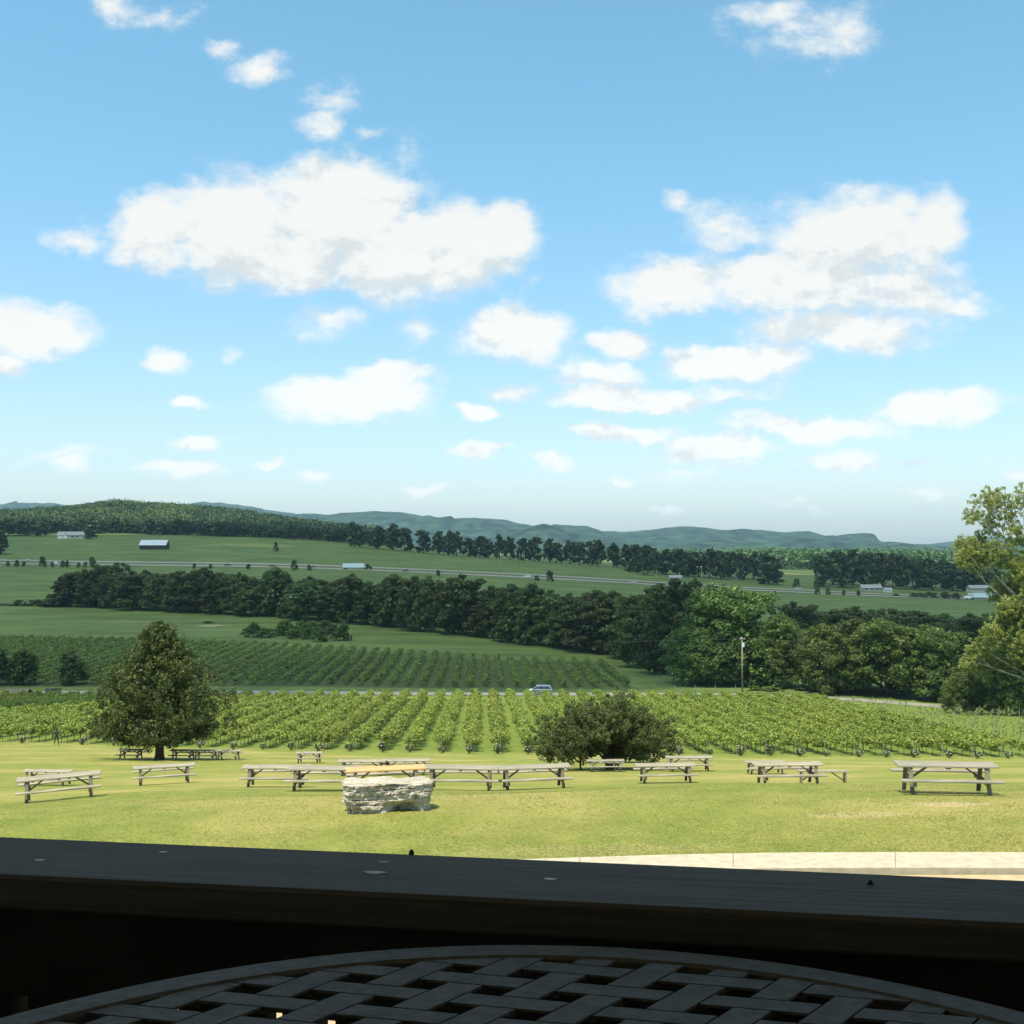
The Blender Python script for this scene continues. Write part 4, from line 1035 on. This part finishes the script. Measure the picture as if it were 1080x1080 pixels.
# ------------------------------------------------------------------ grass blades on the near lawn
def grass():
    rs = np.random.RandomState(8); N = 260000
    Y = 21.5 + (42 - 21.5) * rs.rand(N) ** 1.5; X = (rs.rand(N) - .5) * 2 * .5 * (Y + 1)
    sy = np.interp(X, [p[0] for p in sw], [p[1] for p in sw]) + .75
    k = (Y > sy) & (rs.rand(N) > np.clip((Y - 24) / 16, 0, 1)); X, Y = X[k], Y[k]
    dens = np.array([mnoise.noise(Vector((x * .9, y * .9, 0))) for x, y in zip(X[::1], Y[::1])])
    hgt = (.010 + .013 * rs.rand(len(X))) * (1 + .5 * dens) ; a = rs.uniform(0, 6.28, len(X)); w = .009 + .007 * rs.rand(len(X))
    Z = H(X, Y) - .005; lean = rs.normal(size=(len(X), 2)) * .045
    p = np.stack([X, Y, Z], 1); t = np.stack([np.cos(a) * w, np.sin(a) * w, 0 * a], 1)
    V = np.stack([p - t, p + t, p + np.stack([lean[:, 0], lean[:, 1], hgt], 1)], 1).reshape(-1, 3)
    tag(add('grass', quads_mesh('grass', V, M['blades'], 3)), 'short green and straw coloured lawn grass beyond the deck', 'grass', kind='stuff')
grass()

# ------------------------------------------------------------------ deck, rail, table, building behind
M['rail'] = simple('dark_stained_wood', (.088, .072, .052), .75, var=.14, scale=22, bump=.12, stretch=(.12, 5, 5), spec=.25)
M['railblack'] = simple('black_stained_wood', (.036, .033, .023), .9, var=.2, scale=5, spec=.05)
M['tablemetal'] = simple('charcoal_cast_metal', (.116, .097, .072), .65, var=.15, scale=60, bump=.2, spec=.25)
M['knot'] = simple('pale_worn_knot', (.42, .42, .38), .6, var=.2, scale=60)
M['stain'] = simple('deck_boards', (.05, .045, .04), .8, var=.3)
M['porchwall'] = simple('porch_siding', (.50, .42, .30), .85, var=.2)

def P3(px, py, z):
    """point on the horizontal plane z seen through picture point"""
    s = slope(py); y = z / s; b = (540 - py) / F
    return Vector(((px - 540) / F * y / (CT - b * ST), y, z))
ZR = -.364
fl_, fr_ = P3(0, 882, ZR), P3(1080, 928, ZR)
ang = math.atan2(fr_.y - fl_.y, fr_.x - fl_.x); cenr = (fl_ + fr_) / 2
nl_, nr_ = P3(0, 925.5, ZR), P3(1080, 972, ZR)
nd = ((nl_ + nr_) / 2 - cenr); wid = abs(-math.sin(ang) * nd.x + math.cos(ang) * nd.y)
def rail():
    r = empty('deck_railing', (cenr.x, cenr.y, -1.40), ang, 'dark stained deck railing with a wide flat cap across the foreground', 'railing')
    top = ZR + 1.40
    m = MB(); m.box(-3.2, 3.2, -wid, 0, top - .038, top); m.build('cap', M['rail'], r, bevel=.004)
    m = MB(); m.box(-3.2, 3.2, -wid + .035, -wid + .075, top - .145, top - .038); m.build('upper_rail', M['railblack'], r)
    m = MB(); m.box(-3.2, 3.2, -wid + .035, -wid + .075, .08, .17); m.build('lower_rail', M['railblack'], r)
    pk = MB(); pk.box(-.021, .021, -wid + .076, -wid + .112, .06, top - .05); me = pk.mesh('picket', M['railblack'])
    for k in range(100):
        x = -3.1 + k * .062; add('picket', me, r, (x, 0, 0))
    for x in (-3.05, 3.05):
        pm = MB(); pm.box(x - .05, x + .05, -wid + .113, -wid + .203, -.02, top - .038); pm.build('post', M['railblack'], r)
    # worn knots and a nail head on the cap
    rot = lambda v: (math.cos(-ang) * (v.x - cenr.x) - math.sin(-ang) * (v.y - cenr.y), math.sin(-ang) * (v.x - cenr.x) + math.cos(-ang) * (v.y - cenr.y))
    for px, py, a_, b_ in ((395, 920.5, .012, .006), (580, 927.5, .007, .004), (172, 899, .005, .0035), (42, 907.5, .006, .004), (405, 909.5, .007, .0025)):
        x, y = rot(P3(px, py, ZR)); q = MB()
        q.addm([(x + a_ * math.cos(t) * (1 + .2 * math.sin(3 * t)), y + b_ * math.sin(t), top + .0006) for t in [k * math.pi / 8 for k in range(16)]], [tuple(range(16))])
        q.build('knot', M['knot'], r)
    for px, py in ((434, 900.5), (918, 932.5)):
        x, y = rot(P3(px, py, ZR)); q = MB(); q.tube([(x, y, top - .01), (x, y, top + .002), (x, y, top + .005)], [.002, .0034, .0015], 10); q.build('screw', M['dark'], r)
rail()

def bar_table():
    ZT = -.392
    apex = P3(572, 993.5, ZT); lft = P3(0, 1070, ZT); rgt = P3(1080, 1064, ZT)
    # circle through the three points
    ax, ay, bx, by, cx, cy = apex.x, apex.y, lft.x, lft.y, rgt.x, rgt.y
    d = 2 * (ax*(by-cy) + bx*(cy-ay) + cx*(ay-by))
    ux = ((ax*ax+ay*ay)*(by-cy) + (bx*bx+by*by)*(cy-ay) + (cx*cx+cy*cy)*(ay-by)) / d
    uy = ((ax*ax+ay*ay)*(cx-bx) + (bx*bx+by*by)*(ax-cx) + (cx*cx+cy*cy)*(bx-ax)) / d
    Rr = math.hypot(ax-ux, ay-uy)
    r = empty('bar_table', (ux, uy, -1.40), 0, 'round charcoal metal table with a woven lattice top in the foreground', 'table')
    zt = ZT + 1.40
    m = MB(); n = 160; prof = [(Rr, -.012), (Rr - .003, -.002), (Rr - .009, 0), (Rr - .036, 0), (Rr - .039, -.003), (Rr - .039, -.014), (Rr - .004, -.016)]
    vs = [(q * math.cos(2*math.pi*k/n), q * math.sin(2*math.pi*k/n), zt + h_) for k in range(n) for q, h_ in prof]; pn = len(prof)
    m.addm(vs, [(k*pn+j, ((k+1)%n)*pn+j, ((k+1)%n)*pn+(j+1)%pn, k*pn+(j+1)%pn) for k in range(n) for j in range(pn)])
    m.build('rim', M['tablemetal'], r, smooth=False)
    # woven flat strips: lattice vectors read off the photograph, given as real plane coordinates
    def pl(px, py): q = P3(px, py, ZT); return Vector((q.x - ux, q.y - uy))
    A = lambda x, y: pl(300 + x / 3.6, 980 + y / 3.6)
    c0 = A(325, 220); c1 = A(850, 268)
    va = (c1 - c0) / 2
    b0 = (A(560, 100) + A(675, 112) + A(330, 190) + A(445, 203)) / 4
    b1 = (A(640, 188) + A(760, 197) + A(400, 290) + A(525, 303)) / 4
    # B piece centre sits at lattice nodes (i+j odd); A piece centres at nodes (i+j even)
    node_b = A(455, 150)  # mean of that B piece
    vb = (b0 - c0) - va if (b0 - c0 - va).length < (b0 - c0).length else (b0 - c0)
    vb = b0 - c0
    # choose vb as the lattice step running along the B strips
    dirb = (A(560, 100) - A(330, 190)).normalized(); dira = va.normalized()
    # b0 = c0 + i*va + t*dirb
    det = dira.x * dirb.y - dira.y * dirb.x; q = b0 - c0
    sa = (q.x * dirb.y - q.y * dirb.x) / det; sb = (dira.x * q.y - dira.y * q.x) / det
    stepa = va.length; stepb = .0505
    wb = .0312; wa = .0252    # strip width measured along the other strip
    ea, eb = dira * stepa, dirb * stepb
    org = c0
    top = MB(); lowm = MB(); Ri = Rr - .038
    def clip(poly):
        """keep the part of the polygon inside the rim circle (approximate, many-sided)"""
        K = 96
        for k in range(K):
            t = 2 * math.pi * k / K; nx_, ny_ = math.cos(t), math.sin(t); lim = Ri * math.cos(math.pi / K) + .002
            if all(p.x * nx_ + p.y * ny_ <= lim for p in poly): continue
            out = []
            for i in range(len(poly)):
                a_, b_ = poly[i], poly[(i+1) % len(poly)]; da = lim - (a_.x*nx_ + a_.y*ny_); db = lim - (b_.x*nx_ + b_.y*ny_)
                if da >= 0: out.append(a_)
                if da * db < 0: out.append(a_.lerp(b_, da / (da - db)))
            poly = out
            if len(poly) < 3: return None
        return poly
    def slab(mb, poly, z1, th):
        poly = clip(poly)
        if not poly: return
        ar = sum(poly[i].x*poly[(i+1) % len(poly)].y - poly[(i+1) % len(poly)].x*poly[i].y for i in range(len(poly)))
        if ar < 0: poly = poly[::-1]
        nn = len(poly); mb.addm([(p.x, p.y, z1 - th) for p in poly] + [(p.x, p.y, z1) for p in poly], [tuple(range(nn))[::-1], tuple(range(nn, 2*nn))] + [(i, (i+1) % nn, (i+1) % nn + nn, i + nn) for i in range(nn)])
    NN = 34
    for i in range(-NN, NN):
        for j in range(-NN, NN):
            c = org + ea * i + eb * j
            if c.length > Rr + .12: continue
            if (i + j) % 2 == 0:  # strip A passes over here
                ha = (2 * stepa - wb) / 2 - .0022; hb = wa / 2
                hl, hs = dira * ha, dirb * hb
            else:
                ha = (2 * stepb - wa) / 2 - .0022; hb = wb / 2
                hl, hs = dirb * ha, dira * hb
            slab(top, [c - hl - hs, c + hl - hs, c + hl + hs, c - hl + hs], zt - .002, .0026)
            # the crossing strip dipping underneath
            if (i + j) % 2 == 0: hl, hs = dirb * (wa / 2 + .004), dira * (wb / 2 - .001)
            else: hl, hs = dira * (wb / 2 + .004), dirb * (wa / 2 - .001)
            slab(lowm, [c - hl - hs, c + hl - hs, c + hl + hs, c - hl + hs], zt - .0062, .0024)
    lt = top.build('lattice_top', M['tablemetal'], r)
    lowm.build('lower_strips', M['tablemetal'], r)
    # support ring, pedestal and feet
    q = MB(); q.tube([(0, 0, .03), (0, 0, zt - .03)], [.04, .04], 16); q.build('pedestal', M['tablemetal'], r, smooth=True)
    for k in range(4):
        a = k * math.pi / 2 + .6; ca, sa2 = math.cos(a), math.sin(a)
        q = MB(); q.tube([(.04*ca, .04*sa2, .35), (.12*ca, .12*sa2, .12), (.30*ca, .30*sa2, .03), (.38*ca, .38*sa2, .012)], [.02, .018, .016, .012], 8); q.build('foot', M['tablemetal'], r, smooth=True)
        q = MB(); q.bar((.035*ca, .035*sa2, zt - .05), (.42*ca, .42*sa2, zt - .022), .016, .02); q.build('top_support', M['tablemetal'], r)
bar_table()

def deck():
    m = MB()
    for k in range(36):
        y = -3.4 + k * .145; m.box(-8, 8, y, y + .138, -1.44, -1.40)
    o = m.build('deck_floor', M['stain']); tag(o, kind='structure'); 
    r = empty('porch_building', (0, -3.6, -6.1), 0, 'wood sided building carrying the deck and its covered porch roof', 'building')
    q = MB(); q.box(-8, 8, -.3, 0, 0, 8.6); q.build('wall', M['porchwall'], r)
    q = MB(); q.addm([(-8.5, -.6, 8.7), (8.5, -.6, 8.7), (8.5, 5.75, 7.55), (-8.5, 5.75, 7.55), (-8.5, -.6, 8.9), (8.5, -.6, 8.9), (8.5, 5.75, 7.75), (-8.5, 5.75, 7.75)], [(3,2,1,0),(4,5,6,7),(0,1,5,4),(1,2,6,5),(2,3,7,6),(3,0,4,7)])
    q.build('roof', M['porchwall'], r)
    for x in (-7.8, -3.9, 3.9, 7.8):
        q = MB(); q.box(x - .09, x + .09, 5.2, 5.38, 0, 7.60); q.build('porch_post', M['railblack'], r)
    q = MB(); q.box(-8, 8, 5.21, 5.37, 4.4, 4.62); q.build('deck_beam', M['railblack'], r)
deck()
def timber():
    x, y = (7 - 540) / F * 4.0, 4.0; zb = hz(x, y); r = empty('timber_post', (x, y, zb), 0, 'short piece of brown timber post seen under the railing at the bottom left', 'post')
    q = MB(); q.box(-.055, .055, -.055, .055, -.2, -1.42 - zb); q.build('post', M['browntimber'], r, bevel=.006)
    q = MB(); q.addm([(-.07, -.07, -1.42 - zb), (.07, -.07, -1.42 - zb), (.07, .07, -1.42 - zb), (-.07, .07, -1.42 - zb), (0, 0, -1.37 - zb)], [(3, 2, 1, 0), (0, 1, 4), (1, 2, 4), (2, 3, 4), (3, 0, 4)]); q.build('cap', M['browntimber'], r)
M['browntimber'] = simple('brown_timber', (.30, .16, .08), .8, var=.3, scale=8, stretch=(1, 1, .2))
timber()

# ------------------------------------------------------------------ sun, sky, clouds, haze
sd = Vector((-.22, -.30, 1.0)).normalized()
el = math.asin(sd.z)
sun = bpy.data.lights.new('sun', 'SUN'); sun.energy = 4.6; sun.angle = R(.5); sun.color = (1, .90, .74)
so = bpy.data.objects.new('sun', sun); C.objects.link(so); so.rotation_euler = sd.to_track_quat('Z', 'Y').to_euler(); so.location = (0, -20, 60)

# unseen cumulus above the frame, shaped and thinned to shade the far fields
def cloud():
    rs = np.random.RandomState(2); Hc = 900; off = sd * (Hc / sd.z)
    m = MB(); import bmesh
    bm = bmesh.new(); bmesh.ops.create_icosphere(bm, subdivisions=6, radius=1)
    # shadow outline on the ground: near edge and far edge by bearing
    cx_, cy_, rx, ry = 0, 690, 640, 455
    for v in bm.verts:
        p = v.co.copy(); n = mnoise.fractal(p * 2.2, .8, 2.1, 5) * .10
        q = Vector((p.x, p.y, 0)); L_ = q.length
        sup = (abs(p.x) ** 3.2 + abs(p.y) ** 3.2) ** (1 / 3.2) if L_ > 0 else 1; f = (L_ / sup if sup > 0 else 1)
        x = p.x * f * (1 + n); y = p.y * f * (1 + n * .5)
        gy = cy_ + y * ry + (22 if y < -.5 else 0) * 0; gx_ = cx_ + x * rx
        gy -= 62 * max(0, min(1, (-50 - gx_) / 25)) * max(0, -y)
        ed = min(1, max(0, (gx_ - 36) / 26)); gy += 75 * ed * max(0, -y)
        gy += .10 * min(gx_, 20) * (y < 0) * min(1, -y)   # near edge comes closer at the left
        z = (p.z * (150 if p.z > 0 else 25)) * (1 + 2.5 * n)
        v.co = (gx_ + off.x, gy + off.y, Hc - 30 + z)
    me = bpy.data.meshes.new('cloud'); bm.to_mesh(me); bm.free(); me.polygons.foreach_set('use_smooth', [True] * len(me.polygons))
    mt, t = newmat('cloud_vapour'); tr = t.node('ShaderNodeBsdfTransparent'); df = t.node('ShaderNodeBsdfTranslucent'); df.inputs[0].default_value = (.95, .95, .95, 1)
    d2 = t.node('ShaderNodeBsdfDiffuse'); d2.inputs[0].default_value = (.95, .95, .95, 1)
    a_ = t.node('ShaderNodeMixShader'); a_.inputs[0].default_value = .5; t.l.new(df.outputs[0], a_.inputs[1]); t.l.new(d2.outputs[0], a_.inputs[2])
    b_ = t.node('ShaderNodeMixShader'); b_.inputs[0].default_value = CLOUD_OPAC; t.l.new(tr.outputs[0], b_.inputs[1]); t.l.new(a_.outputs[0], b_.inputs[2])
    t.l.new(b_.outputs[0], t.out.inputs[0]); me.materials.append(mt)
    tag(add('cloud', me), 'unseen cumulus above the valley, shaped to shade the far fields', 'cloud', kind='structure')
CLOUD_OPAC = .42
cloud()

HAZE_D = 6.0e-5
def haze():
    m = MB(); m.box(-9000, 9000, -120, 11500, -75, 300)
    mt, t = newmat('haze'); t.n.remove(t.bsdf)
    v = t.node('ShaderNodeVolumePrincipled'); v.inputs['Color'].default_value = (.54, .83, 1.0, 1); v.inputs['Density'].default_value = HAZE_D; v.inputs['Anisotropy'].default_value = .0
    t.l.new(v.outputs[0], t.out.inputs['Volume'])
    tag(m.build('haze', mt), 'pale summer haze over the valley and hills', 'haze', kind='stuff')
haze()

W = bpy.data.worlds.new('World'); bpy.context.scene.world = W; W.use_nodes = True
t = NT(W.node_tree); bgn = W.node_tree.nodes['Background']; out = W.node_tree.nodes['World Output']
sky = t.node('ShaderNodeTexSky', sky_type='NISHITA'); sky.sun_disc = False; sky.sun_elevation = el
sky.sun_rotation = math.atan2(sd.x, sd.y); sky.altitude = 200; sky.air_density = 1.0; sky.dust_density = 1.2; sky.ozone_density = 1.5
SKY_TINT = (.77, 1.12, 1.02)
geo = t.node('ShaderNodeTexCoord').outputs['Generated']
sp = t.node('ShaderNodeSeparateXYZ'); t.l.new(geo, sp.inputs[0])
t.l.new(t.mix(1.0, sky.outputs[0], t.mix(t.ss(sp.outputs[2], -.02, .40), (.90, .92, .97), SKY_TINT), 'MULTIPLY'), bgn.inputs[0]); bgn.inputs[1].default_value = .148
ya = t.math('MAXIMUM', t.math('ABSOLUTE', sp.outputs[1]), .08)
U = t.math('DIVIDE', sp.outputs[0], ya); Vv = t.math('DIVIDE', sp.outputs[2], ya)
cb = t.node('ShaderNodeCombineXYZ'); t.l.new(U, cb.inputs[0]); t.l.new(Vv, cb.inputs[1]); p0 = cb.outputs[0]
def distort(p, scale, amp, det=3, off=0):
    n = t.noise(t.mapping(p, loc=(off, off * .7, off), sc=(1, 1.35, 1)), scale, det, .6)
    s = t.node('ShaderNodeVectorMath', operation='SUBTRACT'); t.l.new(n.outputs['Color'], s.inputs[0]); s.inputs[1].default_value = (.5, .5, .5)
    q = t.node('ShaderNodeVectorMath', operation='MULTIPLY_ADD'); t.l.new(s.outputs[0], q.inputs[0]); q.inputs[1].default_value = (amp, amp, 0); t.l.new(p, q.inputs[2]); return q.outputs[0]
pd = distort(distort(p0, 9, .055, 4, 3.1), 38, .016, 5, 7.7)
BL = [(165,240,62,46,1),(250,238,100,58,1),(355,225,108,68,1.1),(300,268,125,44,1),(420,265,100,58,1.1),(490,262,85,58,1),(530,252,46,38,1),
 (80,252,36,16,.6),(765,235,46,36,.42),(900,248,112,58,1),(983,252,42,50,.9),(715,300,92,36,1),(850,295,140,46,1),(960,305,66,52,.7),(890,350,122,32,.9),(768,381,92,24,.9),(1020,320,35,14,.4),
 (550,352,78,32,1),(650,357,40,22,.9),(630,393,46,22,.6),(640,418,68,19,.75),(705,422,50,16,.6),(775,412,56,16,.4),(340,341,42,24,.42),(445,342,24,20,.34),
 (375,422,105,28,.75),(420,402,62,20,.75),(180,381,34,13,.6),(198,421,24,9,.6),(510,433,28,13,.85),(45,352,66,36,1),(0,345,52,44,1),(8,387,36,18,.8),
 (660,458,62,15,.8),(755,474,62,17,.9),(850,449,95,22,.75),(890,483,62,14,.6),(990,430,86,23,.9),(208,467,30,10,.65),(188,493,48,11,.75),(70,494,30,9,.5),(278,500,21,8,.55),(512,480,36,12,.75),(592,491,24,12,.5),(662,500,18,7,.55),(448,512,24,8,.5),(330,511,26,8,.4),
 (268,71,32,17,.52),(232,55,20,16,.3),(340,96,34,18,.34),(328,130,24,20,.46),(125,8,24,18,.36),(175,12,40,13,.28),(845,28,66,30,.34),(815,10,66,22,.40),(882,44,46,30,.38),(718,207,18,12,.4),(1075,497,20,9,.6),(545,410,34,14,.35),(740,494,60,8,.25),(60,484,60,9,.25),(960,484,30,8,.35),(395,141,20,7,.25),(430,160,16,20,.2),(245,376,14,10,.25),(840,528,50,7,.3),(705,526,30,6,.3),(978,520,30,7,.3)]
def field(p):
    acc = None
    for (px, py, rx, ry, w) in BL:
        if py > 370: w *= 1.28; ry *= .9; rx *= 1.05
        b = (540 - py) / F; dv = (CT - b * ST); u_ = (px - 540) / F / dv; v_ = slope(py)
        mp = t.node('ShaderNodeMapping', vector_type='TEXTURE'); t.l.new(p, mp.inputs[0]); mp.inputs['Location'].default_value = (u_, v_, 0); mp.inputs['Scale'].default_value = (rx / F, ry / F, 1)
        ln = t.node('ShaderNodeVectorMath', operation='LENGTH'); t.l.new(mp.outputs[0], ln.inputs[0])
        f = t.math('MULTIPLY_ADD', ln.outputs['Value'], -w, w)
        acc = f if acc is None else t.math('SMOOTH_MAX', acc, f, .12)
    return acc
acc = field(pd)
def puff(p, off):
    return t.noise(t.mapping(p, loc=off, sc=(1, 1.5, 1)), 24, 10, .64).outputs[0]
fb = puff(p0, (0, 0, 0)); fbu = puff(p0, (-.006, .016, 0))
fld = t.math('ADD', acc, t.math('MULTIPLY_ADD', fb, 1.1, -.53))
alpha = t.math('MULTIPLY', t.ss(fld, -.08, .52), .97)
# relief: a puff is bright where there is less cloud above it (towards the sun), greyer where cloud overhangs
rel = t.math('SUBTRACT', fb, fbu)
up = field(t.mapping(pd, loc=(0, .042, 0)))
over = t.math('SUBTRACT', up, acc)      # positive on undersides
lit = t.math('ADD', t.math('MULTIPLY_ADD', rel, 3.2, .62), t.math('MULTIPLY', over, -.80))
ccol = t.mix(t.ss(lit, .10, .95), (.78, .84, .85), (1.01, 1.02, .985))
boost = t.ss(Vv, .02, .30, 1.14, 1.0)
cbg = t.node('ShaderNodeBackground'); t.l.new(ccol, cbg.inputs[0]); t.l.new(t.math('MULTIPLY', boost, .66), cbg.inputs[1])
mxs = t.node('ShaderNodeMixShader'); t.l.new(alpha, mxs.inputs[0]); t.l.new(bgn.outputs[0], mxs.inputs[1]); t.l.new(cbg.outputs[0], mxs.inputs[2]); t.l.new(mxs.outputs[0], out.inputs[0])
W.cycles.sampling_method = 'MANUAL'; W.cycles.sample_map_resolution = 512

# ------------------------------------------------------------------ camera, render settings
cd = bpy.data.cameras.new('camera'); cd.sensor_width = 36; cd.lens = 36 * F / 1080; cd.clip_start = .05; cd.clip_end = 40000
co = bpy.data.objects.new('camera', cd); C.objects.link(co); co.location = (0, 0, 0); co.rotation_euler = (R(90) + TH, 0, 0)
sc = bpy.context.scene; sc.camera = co
vs_ = sc.view_settings; sc.display_settings.display_device = 'sRGB'; vs_.view_transform = 'Standard'; vs_.look = 'None'; vs_.gamma = 1; vs_.exposure = .55; vs_.use_curve_mapping = False
cy = sc.cycles; cy.max_bounces = 6; cy.diffuse_bounces = 3; cy.glossy_bounces = 2; cy.transmission_bounces = 3; cy.transparent_max_bounces = 8; cy.volume_bounces = 0
cy.use_denoising = True; cy.use_adaptive_sampling = True; cy.adaptive_threshold = .02; cy.sample_clamp_indirect = 5
sc.render.use_persistent_data = False
